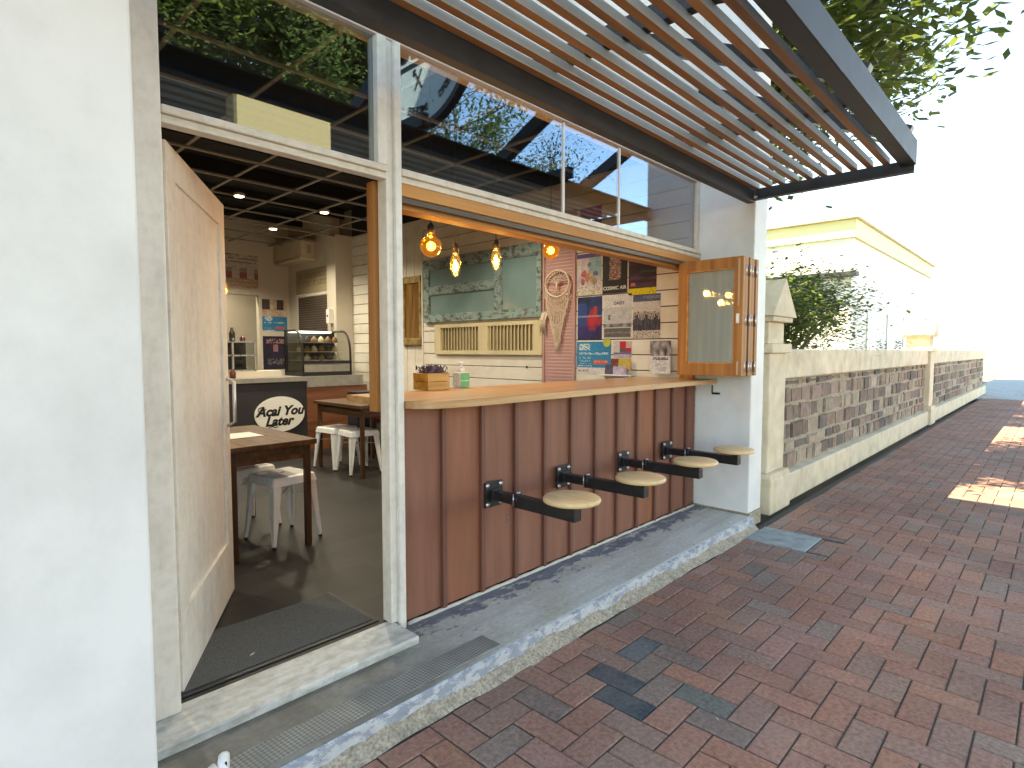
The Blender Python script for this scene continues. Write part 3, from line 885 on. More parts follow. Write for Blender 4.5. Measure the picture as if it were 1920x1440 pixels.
# round projecting sign above the canopy, seen mirrored in the glass
m_black_rim = flat('black_sign_rim', (.012, .012, .013), .4)
m_ink = flat('black_ink', (.010, .010, .011), .5)
m_sign = mat('off_white_sign_face', [(.50, .50, .47), (.56, .56, .53)], .5, 4, bmp=0)
sg = thing('round_sign', 'round white projecting shop sign with a black rim above the canopy', 'sign', (2.58, -1.12, 3.39))
SR = .56
sgc = Vector((2.58, -1.12, 3.39))
def disc_x(b, r0, r1, x0, x1, n=64, c=sgc):
    ring = lambda r, x: [b.bm.verts.new(c+Vector((x, r*math.cos(2*PI*k/n), r*math.sin(2*PI*k/n)))) for k in range(n)]
    A, B = ring(r1, x0), ring(r1, x1)
    if r0:
        Ci, Di = ring(r0, x0), ring(r0, x1)
    for k in range(n):
        j = (k+1) % n
        b.bm.faces.new([A[k], A[j], B[j], B[k]])
        if r0:
            b.bm.faces.new([Ci[k], Ci[j], Di[j], Di[k]])
            b.bm.faces.new([A[k], A[j], Ci[j], Ci[k]]); b.bm.faces.new([B[k], B[j], Di[j], Di[k]])
    if not r0:
        b.bm.faces.new(A); b.bm.faces.new(B)
    return b
disc_x(MB(), 0, SR-.04, -.025, .025).build('face', m_sign, sg)
disc_x(MB(), SR-.039, SR, -.030, .030).build('rim', m_black_rim, sg)
b = MB()
F = frame_mat(sgc+Vector((-.0265, 0, 0)), (0, -1, 0), (0, 0, 1))
b.add(text_bm('Acai You', .30, .25, .006), M=F @ Matrix.Translation((0, .27, 0)))
b.add(text_bm('Later', .30, .25, .006), M=F @ Matrix.Translation((.06, .04, 0)))
for s, r, sgn in (('ACAI BOWLS  \u00b7  SMOOTHIES  \u00b7  COFFEE', .43, -1),):
    n = len(s)
    for i, chx in enumerate(s):
        if chx == ' ': continue
        a = R(-148+116*i/(n-1))
        M = F @ Matrix.Translation((r*math.cos(a), r*math.sin(a), 0)) @ Matrix.Rotation(a+PI/2, 4, 'Z')
        b.add(text_bm(chx, .072, 0, .0015), M=M)
b.bar(F @ Vector((-.42, -.10, 0)), F @ Vector((.42, -.10, 0)), .003, .032)
# crossed fork and spoon
for a in (R(58), R(122)):
    d = Vector((math.cos(a), math.sin(a), 0))*.075; c = Vector((.04, -.215, 0))
    b.bar(F @ (c-d), F @ (c+d), .003, .016)
b.box(-.017, .017, -.022, .022, -.001, .001, M=F @ Matrix.Translation((.083, -.155, 0)))
b.build('lettering', m_ink, sg)
MB().bar(sgc+Vector((0, .5, -.1)), (2.58, .0, 3.32), .04, .04).build('bracket', m_black, sg)
# ================================================================== INTERIOR
WX = 4.45
# shiplap side wall
sw = thing('shiplap_wall', 'white painted horizontal board wall inside the shop along the right', 'wall', (4.45, 2.5, 0))
b = MB()
z = .03
zs = [1.378+.137*k for k in range(-10, 15)]
segs = [(.0, 3.60), (4.45, 5.25)]
for (ya, yb) in segs:
    prev = .03
    for zz in zs:
        if zz < .1: continue
        if zz > 2.9: zz = 2.9
        b.box(WX, WX+.02, ya, yb, prev+.004, zz-.004, .0015, seg=1)
        prev = zz
        if zz >= 2.9: break
b.build('boards', m_shiplap, sw)
b = MB()
y = 3.63
for k in range(5):
    y1 = min(4.45, y+.165)
    b.box(WX+.012, WX+.035, y+.0035, y1-.0035, .03, 2.9, .0015, seg=1); y = y1
b.build('upright_boards', m_shiplap, sw)
MB().box(WX-.012, WX+.035, 3.60, 3.628, .03, 2.9, .002).build('corner_trim', m_shiplap, sw)
box('void_lining', m_ceiling, sw, WX+.005, WX+.03, .15, 5.25, 2.903, 3.3)
box('groove_backing', m_darkwood, sw, WX+.036, WX+.06, .0, 5.25, .03, 3.3)
ph = MB().lathe((0, 0, 0), [(.004, 0), (.013, 0), (.013, .008), (.004, .008)], 14).build('pipe_hole', m_black, sw)
ph.rotation_euler = (0, R(-90), 0); ph.location = (-.001, 1.86-2.5, 1.105)
for v in ph.data.vertices: v.co += Vector((4.45, 2.5, 0))

cl_ = thing('boxed_column', 'cream boxed column at the end of the white board wall', 'column', (4.3, 5.4, 0))
box('shaft', m_plaster, cl_, 4.19, 4.52, 5.25, 5.50, .03, 2.9)
bwl = thing('rear_room_wall', 'cream plaster wall at the back of the shop with a kitchen opening', 'wall', (2, 6.8, 0))
b = MB()
b.box(-3.2, 2.2, 6.8, 6.95, .03, 3.3).box(2.2, 3.78, 6.8, 6.95, 2.12, 3.3).box(3.78, 4.30, 6.8, 6.95, .03, 3.3)
b.build('plaster', m_plaster, bwl)
box('kitchen_wall', m_plaster, bwl, 1.5, 4.3, 8.0, 8.1, .03, 3.3)
MB().box(3.755, 3.80, 6.785, 6.7995, .03, 2.16).box(2.2, 3.7545, 6.785, 6.7995, 2.12, 2.16).build('opening_trim', m_cream_trim, bwl)
swl = thing('menu_wall', 'cream plaster side wall beyond the column carrying the air conditioner', 'wall', (4.3, 6.2, 0))
box('plaster', m_plaster, swl, 4.242, 4.40, 5.501, 6.80, .03, 3.3)
lw = thing('far_side_wall', 'dim plaster wall on the unseen left side of the shop', 'wall', (-3.1, 3, 0))
box('plaster', m_plaster, lw, -3.24, -3.1, .25, 6.8, .03, 3.3)

# ceiling
o = box('shop_ceiling', m_ceiling, None, -3.2, 4.5, .12, 8.0, 3.3, 3.36); tag(o, kind='structure')
gr = thing('ceiling_grid', 'pale suspended ceiling grid without tiles below the black ceiling void', 'ceiling grid', (2, 3, 2.88))
b = MB()
for k in range(12):
    y = .47+.6*k
    if y < 6.8: b.box(-3.1, 4.44, y-.014, y+.014, 2.868, 2.882)
b.build('long_rails', m_grid, gr)
b = MB()
for k in range(13):
    x = 3.93-.588*k
    if x > -3: b.box(x-.014, x+.014, .14, 6.79, 2.8825, 2.896)
b.build('cross_rails', m_grid, gr)
# ducts and joists glimpsed in the void
b = MB()
for k in range(7): b.box(-3, 4.4, .6+k*.95, .66+k*.95, 3.16, 3.29)
o = b.build('ceiling_joists', m_ceiling, gr)

for i, (x, y, lab) in enumerate(((3.385, 4.05, 'brightest round ceiling downlight, nearest the mullion post'),
                                 (2.425, 4.03, 'round ceiling downlight at the left edge of the doorway'),
                                 (3.37, 5.37, 'small round ceiling downlight deepest in the shop'))):
    t = thing('ceiling_downlight', lab, 'downlight', (x, y, 2.88), 0, 'ceiling downlights')
    MB().lathe((x, y, 0), [(.045, 2.862), (.056, 2.862), (.058, 2.866), (.058, 2.89), (.045, 2.89)], 24).build('rim', m_white, t)
    MB().lathe((x, y, 0), [(.002, 2.860), (.0445, 2.860), (.0445, 2.864), (.002, 2.864)], 24).build('lens', m_down, t)
    lamp('overhead_lamp', (x, y, 2.84), 17, (.98, 1.0, .99), .05, 'SPOT', 140)
for x, y in ((.6, 4.2), (.6, 2.2), (2.4, 1.9), (3.4, 1.8), (2.4, 6.0), (3.0, 7.3)):  # unseen spots without fittings, added to light the room
    lamp('overhead_lamp', (x, y, 2.84), 15, (.98, 1.0, .99), .05, 'SPOT', 140)

# pendant bulbs over the counter
def pendant(x, y, z, kind, lab, grp='pendant bulbs over the counter'):
    t = thing('pendant_lamp', lab, 'pendant lamp', (x, y, z), 0, grp)
    if kind == 'globe':
        prof = [(.014, .080), (.018, .070), (.026, .0585)]+[(.0625*math.cos(R(a)), .0625*math.sin(R(a))) for a in (55, 40, 25, 10, -5, -20, -35, -50, -65, -78, -87)]
        top = .076
    else:
        prof = [(.013, .075), (.020, .064), (.028, .044), (.032, .018), (.031, -.010), (.024, -.042), (.014, -.062), (.004, -.067)]
        top = .073
    fil = MB()
    if kind == 'globe':
        fil.lathe((x, y, z), [(.002, -.022), (.011, -.014), (.013, .0), (.011, .014), (.002, .022)], 12)
    else:
        fil.lathe((x, y, z), [(.002, -.040), (.007, -.034), (.008, .0), (.007, .028), (.002, .034)], 12)
    MB().lathe((x, y, z), prof, 28).build('bulb', m_bulbglass if kind == 'globe' else m_bulb_clear, t)
    fil.build('filament', m_fil if kind == 'globe' else m_fil2, t)
    MB().lathe((x, y, z), [(.008, top+.058), (.013, top+.052), (.021, top+.040), (.021, top), (.010, top-.002)], 18).build('socket', m_black, t)
    MB().cyl((x, y, z+top+.058), (x, y, 2.895), .0032, n=6).build('cord', m_black, t)
    lamp('bulb_glow', (x, y, z-.0), 1.5 if kind == 'globe' else 1.2, (1.0, .62, .28), .03)
    return t
pendant(2.12, .50, 1.881, 'globe', 'large amber globe pendant bulb nearest the mullion post')
pendant(2.305, .50, 1.79, 'pear', 'lowest small pear shaped pendant bulb, before the left of the teal door')
pendant(2.65, .50, 1.862, 'pear', 'bright slim pendant bulb hanging before the centre of the teal door')
pendant(3.20, .50, 1.990, 'globe', 'amber globe pendant bulb above the dreamcatcher on the pink panel')
pendant(2.32, 4.2, 1.915, 'pear', 'small pendant bulb at the far left above the kitchen shelf', 'pendant bulbs by the kitchen')

# teal salvaged door hung sideways
td = thing('salvaged_door', 'old panelled door in peeling teal paint hung sideways on the board wall', 'door', (4.43, 2.6, 2.0))
y0, y1, z0, z1 = 1.635, 3.545, 1.615, 2.372
f = MB()
X0, X1 = 4.405, 4.4485
f.box(X0, X1, y0, y1, z0, z0+.085, .003).box(X0, X1, y0, y1, z1-.115, z1, .003)
f.box(X0+.0005, X1, y1-.10, y1, z0+.085, z1-.115, .002).box(X0+.0005, X1, y0, y0+.055, z0+.085, z1-.115, .002)
f.box(X0+.0005, X1, 2.20, 2.30, z0+.085, z1-.115, .002)
f.box(X0+.001, X1, 2.30, y1-.10, 1.955, 2.035, .002)
f.build('rails', m_peel, td)
MB().box(X0+.02, X0+.03, 2.30, y1-.10, z0+.085, 1.955).box(X0+.02, X0+.03, 2.30, y1-.10, 2.035, z1-.115).box(X0+.016, X0+.026, y0+.055, 2.20, z0+.085, z1-.115).build('panel', m_teal_panel, td)
mo = MB()
for (ya, yb, za, zb) in ((2.30, y1-.10, z0+.085, 1.955), (2.30, y1-.10, 2.035, z1-.115), (y0+.055, 2.20, z0+.085, z1-.115)):
    for q in ((ya, ya+.012, za, zb), (yb-.012, yb, za, zb)): mo.box(X0+.006, X0+.019, *q)
    for q in ((ya+.0125, yb-.0125, za, za+.012), (ya+.0125, yb-.0125, zb-.012, zb)): mo.box(X0+.006, X0+.019, *q)
mo.build('moulding', m_peel, td)
# cream louvred shutters below it
lv = thing('louvred_shutter', 'cream louvred shutter pair fixed sideways below the teal door', 'shutter', (4.43, 2.5, 1.4))
b = MB()
za, zb = 1.232, 1.585
b.box(4.415, 4.4485, 1.63, 3.345, za, za+.045, .002).box(4.415, 4.4485, 1.63, 3.345, zb-.04, zb, .002)
for (ya, yb) in ((1.63, 1.74), (2.42, 2.56), (3.235, 3.345)): b.box(4.4155, 4.4485, ya, yb, za+.045, zb-.04, .002)
b.build('frame', m_cream_louvre, lv)
b = MB()
for (ya, yb) in ((1.74, 2.42), (2.56, 3.235)):
    n = 13
    b = MB()
    for k in range(n):
        yc = ya+(yb-ya)*(k+.5)/n
        M = Matrix.Translation((4.436, yc, 0)) @ Matrix.Rotation(R(-40), 4, 'Z')
        b.box(-.004, .004, -.030, .030, za+.046, zb-.041, M=M)
    b.build('louvre_bank', m_cream_louvre, lv)
box('back_panel', flat('brown_shutter_back', (.32, .26, .15)), lv, 4.4470, 4.4492, 1.7405, 3.2345, za+.0455, zb-.0405)
# gold framed amber panel
gf = thing('gilt_frame', 'narrow gilt framed amber panel on the upright boards', 'picture frame', (4.45, 3.8, 1.8))
b = MB()
GX = 4.425
b.box(GX, 4.461, 3.60+.03, 3.665, 1.36, 2.20, .004).box(GX, 4.461, 3.965, 4.02, 1.36, 2.20, .004).box(GX-.006, 4.461, 3.63, 4.03, 2.125, 2.21, .008).box(GX-.004, 4.461, 3.63, 4.03, 1.345, 1.43, .006)
b.build('frame', m_gold, gf)
MB().box(4.440, 4.460, 3.666, 3.964, 1.431, 2.124).build('panel', m_amberwood, gf)
b = MB()
for zz in (1.60, 1.78, 1.95): b.box(4.437, 4.4398, 3.667, 3.963, zz-.006, zz+.006)
b.box(4.4368, 4.4397, 3.81, 3.822, 1.432, 2.123)
b.build('muntin', m_amberwood, gf)
# pink corrugated panel
pk = thing('pink_panel', 'dusty pink ribbed sheet strip fixed upright on the board wall', 'panel', (4.44, 1.43, 1.8))
b = MB()
zz = .06
pts = []
n = 150
for k in range(n+1):
    z_ = .95+(2.62-.95)*k/n
    pts.append((4.444-.0015*(1+math.sin(k*PI/1.5)), z_))
for k in range(n):
    (xa, z_a), (xb, z_b) = pts[k], pts[k+1]
    b.quad([(xa, 1.25, z_a), (xa, 1.61, z_a), (xb, 1.61, z_b), (xb, 1.25, z_b)])
b.build('ribbed_sheet', m_pink, pk)
MB().box(4.428, 4.4485, 1.61, 1.64, .95, 2.62, .002).box(4.428, 4.4485, 1.225, 1.25, .95, 2.62, .002).build('edge_strip', m_pink, pk)

# macrame dreamcatcher
dc = thing('dreamcatcher', 'woven cord dreamcatcher with a long fringe hanging on the pink panel', 'dreamcatcher', (4.41, 1.43, 1.93))
hx, hy, hz = 4.412, 1.432, 1.93
MB().tube([(hx, hy+.148*math.cos(a*PI/20), hz+.128*math.sin(a*PI/20)) for a in range(41)], .010, 8).build('hoop', m_rope, dc)
b = MB(); rr = random.Random(4)
# tree-of-life cords in the hoop
b.tube([(hx, hy, hz-.12), (hx, hy+.004, hz-.03), (hx, hy, hz+.02)], .010, 6)
for k in range(11):
    a = R(20+14*k); a = R(12)+k*R(15.6)
    b.tube([(hx, hy, hz+.0), (hx, hy+.06*math.cos(a), hz+.01+.055*math.sin(a)), (hx, hy+.145*math.cos(a), hz+.126*math.sin(a))], .0035, 5)
for k in range(6):
    a = R(200+28*k)
    b.tube([(hx, hy, hz-.08), (hx, hy+.145*math.cos(a), hz+.126*math.sin(a))], .0032, 5)
b.build('woven_tree', m_rope, dc)
b = MB()
nf = 26
for k in range(nf):
    t = (k+.5)/nf*2-1
    ytop = hy+.145*t
    ztop = hz-.128*math.sqrt(max(0, 1-(t*.97)**2))
    L = .56*(1-.42*abs(t)**1.2) + rr.uniform(-.03, .03)
    if t > .75: L += .0
    pts = []
    m = 12
    for j in range(m+1):
        s = j/m
        ww = (1 - .62*s**1.6)
        pts.append((hx-.004+.008*((k+j) % 2), hy+.165*t*ww+ .017*math.sin(j*1.57+(k % 2)*PI)*(1-s*.8), ztop-L*s))
    b.tube(pts, [.0036]*m+[.002], 5)
b.build('fringe', m_rope, dc)
b = MB()
for k in range(26):
    yy = hy+.15+rr.uniform(0, .07); zt = hz-.26-rr.uniform(0, .05)
    b.tube([(hx, yy-.03, zt), (hx, yy, zt-.06), (hx+.002, yy+rr.uniform(-.01, .015), zt-.15-rr.uniform(0, .06))], .004, 4)
b.build('side_tassel', m_rope, dc)

# -------------------------------------------------- posters on the board wall
PX = 4.4465
def poster(name, lab, cat, ya, yb, za, zb, fn, nx=36, ny=48, px=PX, texts=()):
    """ya is the left edge (deeper), yb the right edge"""
    ya -= .006; yb += .006; za += .005; zb -= .005
    t = thing(name, lab, cat, (px, (ya+yb)/2, za))
    sheet('printed_face', (px, ya, za), (0, -1, 0), (0, 0, 1), ya-yb, zb-za, nx, ny, fn, t)
    for (txt, s, tt, size, colm, nm) in texts:
        F = frame_mat((px-.0006, ya-(ya-yb)*s, za+(zb-za)*tt), (0, -1, 0), (0, 0, 1))
        MB().add(text_bm(txt, size, 0, .0008, .0003), M=F).build(nm, colm, t)
    return t
rp = random.Random(21)
def nz(x, y, k=0): return .5+.5*mnoise.noise(Vector((x, y, k*7.3)))
def mixc(a, b, t): t = max(0, min(1, t)); return tuple(a[i]*(1-t)+b[i]*t for i in range(3))
m_prt_white = flat('white_print', (.7, .7, .68)); m_prt_dark = flat('dark_print', (.03, .03, .04)); m_prt_blue = flat('navy_print', (.03, .05, .16)); m_prt_red = flat('red_print', (.5, .05, .04))

def f_children(s, t):
    if t > .90: return (.09, .06, .22) if s < .75 else (.14, .10, .3)
    if t < .20:
        return (.10, .09, .10) if rp.random() < .10 else (.56, .54, .49)
    for (cx, cy, r_, c) in ((.28, .52, .11, (.40, .05, .10)), (.42, .40, .13, (.48, .16, .06)), (.62, .38, .11, (.42, .24, .06)), (.26, .34, .11, (.26, .04, .08)), (.78, .50, .09, (.10, .06, .16)), (.52, .54, .07, (.45, .30, .22)), (.50, .72, .06, (.10, .07, .14)), (.74, .32, .10, (.14, .20, .18))):
        d = math.hypot((s-cx), (t-cy)*1.3)+.10*(nz(s*9, t*9, 5)-.5)
        if d < r_: return mixc(c, (.5, .36, .28), nz(s*14, t*14, 3)*.9-.25)
    if s > .5 and t > .4: return mixc((.10, .30, .40), (.35, .48, .50), nz(s*6, t*6, 3)*1.5-.2)
    return mixc((.46, .36, .45), (.60, .58, .56), nz(s*6, t*6, 4)*1.6-.3)
def f_jar(s, t):
    if .27 < s < .74 and .33 < t < .86 and (abs(s-.5)/.25)**4+(abs(t-.58)/.28)**4 < 1:
        q = rp.random()
        return [(.34, .05, .05), (.45, .30, .22), (.10, .15, .08), (.50, .45, .35), (.20, .04, .06), (.06, .06, .08), (.38, .16, .14)][int(q*7)]
    if .30 < s < .70 and .86 <= t < .93: return (.30, .32, .30)
    return (.012, .012, .014)
def f_stage(s, t):
    if t < .16: return (.62, .52, .02) if rp.random() > .10 or s < .35 else (.10, .09, .02)
    if abs(s-.16) < .08 and abs(t-.27) < .05: return (.55, .14, .13)
    q = nz(s*2, t*14, 5)
    base = (.028, .014, .022)
    if .35 < s and .55 < t < .85: return mixc(base, (.04, .14, .12), (q-.45)*2.2)
    return mixc(base, (.12, .04, .12), (q-.45)*2)
def f_dancer(s, t):
    d = (s-.78+(.55-t)*.35)
    c = mixc((.010, .012, .035), (.02, .05, .20), nz(s*4, t*4, 6)*1.3-.2)
    if s < .38 and .3 < t < .85: c = mixc(c, (.03, .07, .26), .7)
    if .12 < t < .78:
        rr_ = math.hypot((s-.66)/.30, (t-.42)/.26)+.9*(nz(s*5, t*5, 11)-.5)
        if rr_ < 1: c = mixc((.50, .03, .04), (.20, .02, .06), rr_*nz(s*6, t*6, 7)*1.6)
        if abs(s-.74) < .07 and .55 < t < .78: c = (.42, .04, .03)
    if t < .35: c = mixc(c, (.09, .02, .14), .5*nz(s*5, t*5, 2))
    if abs(t-.55) < .02: c = mixc(c, (.35, .38, .5), .5)
    return c
def f_winter(s, t):
    if t < .25:
        if t < .22 and .02 < s < .98 and t > .03:
            return mixc((.05, .08, .075), (.14, .12, .12), nz(s*9, t*20, 8)) if abs(t-.12) > .02 or rp.random() < .6 else (.35, .20, .20)
        return (.50, .50, .48)
    if t > .70: return mixc((.52, .50, .54), (.62, .60, .62), nz(s*4, t*4, 1))
    if t < .34: return mixc((.05, .05, .05), (.40, .40, .40), nz(s*6, t*10, 9)*1.5-.3)
    if .16 < s < .24 and .42 < t < .55: return (.14, .14, .16)
    return mixc((.36, .36, .37), (.52, .51, .53), nz(s*9, t*9, 3))
def f_band(s, t):
    if t > .84: return mixc((.035, .05, .13), (.20, .22, .30), .8 if (s > .4 and abs(t-.93) < .03 and rp.random() < .8) else nz(s*5, t*5, 1)*.35)
    if t > .60: return mixc((.46, .43, .40), (.56, .52, .49), nz(s*7, t*7, 4))
    if t > .17:
        for k in range(8):
            hx_ = .08+.12*k; hy_ = .555+.03*math.sin(k*2.4)
            if math.hypot((s-hx_)*.8, t-hy_) < .034: return (.30, .20, .16) if t < hy_+.012 else (.04, .03, .03)
            if abs(s-hx_) < .052 and t < hy_-.035: return mixc((.012, .012, .02), (.085, .08, .11), nz(s*16, t*9, 5)*1.5-.3) if abs(s-hx_) > .012 or t < hy_-.12 else (.4, .38, .38)
        if t < .42: return mixc((.012, .012, .02), (.07, .06, .085), nz(s*10, t*8, 5))
        return (.42, .37, .34)
    return (.10, .08, .07) if rp.random() < .2 else mixc((.44, .39, .36), (.52, .46, .43), nz(s*5, t*5, 6))
def f_blue(s, t):
    if t < .20:
        if .05 < t < .12 and .06 < s < .34 and rp.random() < .6: return (.30, .20, .22)
        return (.60, .60, .61)
    c = mixc((.012, .17, .36), (.02, .25, .46), nz(s*2, t*2, 3))
    if .44 > t > .30 and .50 < s < .90: return (.58, .12, .08) if abs(t-.37) > .015 or rp.random() < .5 else (.65, .4, .36)
    if .74 < t < .92 and .08 < s < .40 and rp.random() < .72: return (.50, .58, .62)
    if abs(t-.63) < .022 and .07 < s < .93 and rp.random() < .75: return (.42, .55, .62)
    if .30 < t < .52 and .07 < s < .42 and int(t*60) % 3 and rp.random() < .5: return (.22, .42, .55)
    if abs(t-.245) < .018 and s < .5 and rp.random() < .8: return (.40, .52, .60)
    return c
def f_redbook(s, t):
    if s < .34 and t > .28: return mixc((.58, .55, .55), (.45, .42, .44), nz(s*8, t*14, 1))
    if t < .18: return mixc((.55, .5, .55), (.25, .3, .4), nz(s*7, t*7, 3))
    if t < .34: return (.20, .10, .24)
    if .62 < t and .36 < s < .68: return (.50, .02, .04)
    if .36 < s < .7: return mixc((.06, .06, .07), (.20, .10, .10), nz(s*8, t*8, 2))
    return (.42, .03, .06) if t < .62 else (.56, .36, .36)
def f_event(s, t):
    if t > .55:
        return mixc((.05, .05, .07), (.42, .40, .42), nz(s*6, t*5, 7)*2-.5)
    if .42 < t < .50 and .15 < s < .90 and rp.random() < .75: return (.14, .14, .24)
    if .10 < t < .34 and (.25 < s < .45 or .52 < s < .78) and rp.random() < .55: return (.40, .44, .50)
    return (.60, .61, .62)
poster('event_poster', 'poster of children playing under a purple title, top left of the poster wall', 'poster', 1.222, .932, 1.792, 2.19, f_children)
poster('jar_poster', 'black poster of a glass jar full of sweets', 'poster', .928, .650, 1.790, 2.165, f_jar, texts=(('COSMIC AIR', .5, .13, .045, m_prt_white, 'title'),))
poster('stage_poster', 'dark poster with a yellow band along its foot', 'poster', .648, .360, 1.760, 2.115, f_stage)
poster('dance_poster', 'dark blue poster with a glowing red figure', 'poster', 1.210, .918, 1.377, 1.786, f_dancer)
poster('winter_poster', 'pale grey monochrome poster with a dark green strip at its foot', 'poster', .912, .602, 1.385, 1.788, f_winter, texts=(('DAISY', .56, .80, .042, m_prt_dark, 'title'),))
poster('band_poster', 'poster of a group in dark suits under a navy heading', 'poster', .600, .318, 1.385, 1.772, f_band)
poster('blue_poster', 'bright blue poster with an orange red button and a white foot', 'poster', 1.217, .815, 1.052, 1.366, f_blue, 40, 30)
poster('red_booklet', 'red and white booklet pinned beside the blue poster', 'booklet', .800, .600, 1.21, 1.366, f_redbook, 20, 20)
poster('town_poster', 'small white notice topped by a street photograph, beside the bifold stack', 'notice', .400, .194, 1.075, 1.366, f_event, 18, 24, 4.404-.0)
ss = thing('round_sticker', 'round lime green sticker at the corner of the blue poster', 'sticker', (PX-.003, .87, 1.36))
b = MB(); ring = []
for k in range(28):
    r_ = .040*(1+.06*(k % 2)); ring.append((.865+r_*math.cos(2*PI*k/28), 1.35+r_*math.sin(2*PI*k/28)))
b.prism(ring, 'X', PX-.004, PX-.0015); b.build('disc', flat('lime_sticker', (.38, .42, .08)), ss)
for i, (yc, zc, w_, h_, cols, lab) in enumerate(((.76, 1.15, .10, .11, [(.03, .02, .02), (.30, .05, .03)], 'black and red leaflet standing in the counter leaflet row'),
                                             (.655, 1.155, .13, .105, [(.55, .28, .06), (.45, .42, .10)], 'orange and yellow leaflet standing behind the lilac one'),
                                             (.80, 1.10, .11, .10, [(.05, .05, .07), (.09, .08, .14)], 'charcoal leaflet leaning at the left of the leaflet row'),
                                             (.69, 1.09, .14, .085, [(.34, .28, .48), (.50, .45, .56)], 'lilac leaflet at the front of the leaflet row'))):
    xx = 4.42-.012*i
    t = thing('leaflet', lab, 'leaflet', (xx, yc, 1.05), 0, 'leaflets at the foot of the posters')
    sheet('printed_face', (xx, yc+w_/2, max(1.051, zc-h_/2)), (0, -1, 0), (.12, 0, 1), w_, h_, 10, 10, (lambda s, tt, c=cols: mixc(c[0], c[1], nz(s*3, tt*3, 2)*1.8-.4)), t, .002)
lr = MB().box(4.36, 4.444, .56, .90, 1.0505, 1.062, .002).build('leaflet_rack', m_white); tag(lr, 'low white tray holding the leaflets on the counter end', 'tray')
rd = thing('red_poster', 'red poster seen high on the board wall through the glass above the bifold', 'poster', (PX, 1.05, 2.44))
sheet('printed_face', (PX, 1.183, 2.42), (0, -1, 0), (0, 0, 1), .245, .19, 10, 8, lambda s, t: mixc((.26, .02, .05), (.40, .05, .09), nz(s*4, t*4, 2)), rd)

# things on the counter
pb = thing('planter_box', 'small oiled timber planter box of dried purple flowers on the counter', 'planter', (2.12, .50, 1.05))
b = MB()
x0, x1, y0, y1 = 2.035, 2.195, .43, .57
b.box(x0, x1, y0, y0+.012, 1.051, 1.098, .001).box(x0, x1, y0, y0+.012, 1.100, 1.148, .001)
b.box(x0, x1, y1-.012, y1, 1.051, 1.098, .001).box(x0, x1, y1-.012, y1, 1.100, 1.148, .001)
for xx in (x0, x1-.012):
    b.box(xx, xx+.012, y0+.0125, y1-.0125, 1.051, 1.098, .001).box(xx, xx+.012, y0+.0125, y1-.0125, 1.100, 1.148, .001)
b.build('box', wood('honey_timber', (.34, .14, .02), (.55, .27, .05), (.66, .36, .09), 'X', .4, 8, 14), pb)
box('soil', m_sand, pb, x0+.0125, x1-.0125, y0+.0125, y1-.0125, 1.052, 1.13)
b = MB(); rr = random.Random(2)
for k in range(150):
    px, py = rr.uniform(x0+.01, x1-.01), rr.uniform(y0+.01, y1-.01)
    h = rr.uniform(.02, .055); dx, dy = rr.uniform(-.03, .03), rr.uniform(-.03, .03)
    b.tube([(px, py, 1.12), (px+dx*.4, py+dy*.4, 1.135+h*.5), (px+dx, py+dy, 1.135+h)], .0012, 3)
    for q in range(3):
        c = Vector((px+dx+rr.uniform(-.006, .006), py+dy+rr.uniform(-.006, .006), 1.135+h-.006*q)); s = .005
        b.quad([c+Vector((-s, 0, -s)), c+Vector((s, s*.5, -s)), c+Vector((s, 0, s)), c+Vector((-s, -s*.5, s))])
b.build('flowers', mat('dried_flowers', [(.05, .035, .045), (.14, .10, .14), (.24, .20, .22)], .9, 90, bmp=0), pb)
bt = thing('sanitiser_bottle', 'clear square pump bottle with a green label on the counter', 'bottle', (2.345, .50, 1.05))
m_clear = glass('clear_plastic', (.86, .9, .88), .08, 1.4, 1.2)
MB().box(2.305, 2.385, .465, .535, 1.051, 1.148, .010, seg=3).build('body', mat('cloudy_plastic', [(.60, .63, .62), (.68, .71, .70)], .25, 5, bmp=0), bt)
sheet('label', (2.308, .4645, 1.056), (1, 0, 0), (0, 0, 1), .074, .086, 10, 10, lambda s, t: (.12, .46, .16) if not (.35 < t < .55) else (.40, .62, .42), bt, .0004)
sheet('label', (2.3048, .530, 1.056), (0, -1, 0), (0, 0, 1), .060, .086, 6, 6, lambda s, t: (.62, .66, .66), bt, .0004)
MB().lathe((2.345, .5, 0), [(.012, 1.147), (.020, 1.150), (.020, 1.172), (.008, 1.176), (.008, 1.192), (.018, 1.194), (.018, 1.208), (.004, 1.210)], 18).box(2.318, 2.345, .494, .506, 1.196, 1.206, .002).build('pump', m_white, bt)

# -------------------------------------------------- furniture
def make_table(lab, x0, x1, y0, y1, zt, leg=.036):
    t = thing('cafe_table', lab, 'table', ((x0+x1)/2, (y0+y1)/2, .03), 0, 'dark timber cafe tables')
    b = MB(); n = max(3, round((x1-x0)/.12))
    for k in range(n):
        b.box(x0+(x1-x0)*k/n+.0006, x0+(x1-x0)*(k+1)/n-.0006, y0, y1, zt-.032, zt+.0006*(k % 2), .002)
    b.build('table_top', m_darkwood, t)
    b = MB(); a = .03
    b.box(x0+a+leg, x1-a-leg, y0+a+.01, y0+a+.035, zt-.12, zt-.0325).box(x0+a+leg, x1-a-leg, y1-a-.035, y1-a-.01, zt-.12, zt-.0325)
    b.box(x0+a+.01, x0+a+.035, y0+a+leg, y1-a-leg, zt-.12, zt-.0325).box(x1-a-.035, x1-a-.01, y0+a+leg, y1-a-leg, zt-.12, zt-.0325)
    b.build('apron', m_darkwood, t)
    for xx in (x0+a, x1-a-leg):
        for yy in (y0+a, y1-a-leg):
            MB().box(xx, xx+leg, yy, yy+leg, .0305, zt-.0325, .003).build('leg', m_darkwood_v, t)
    return t
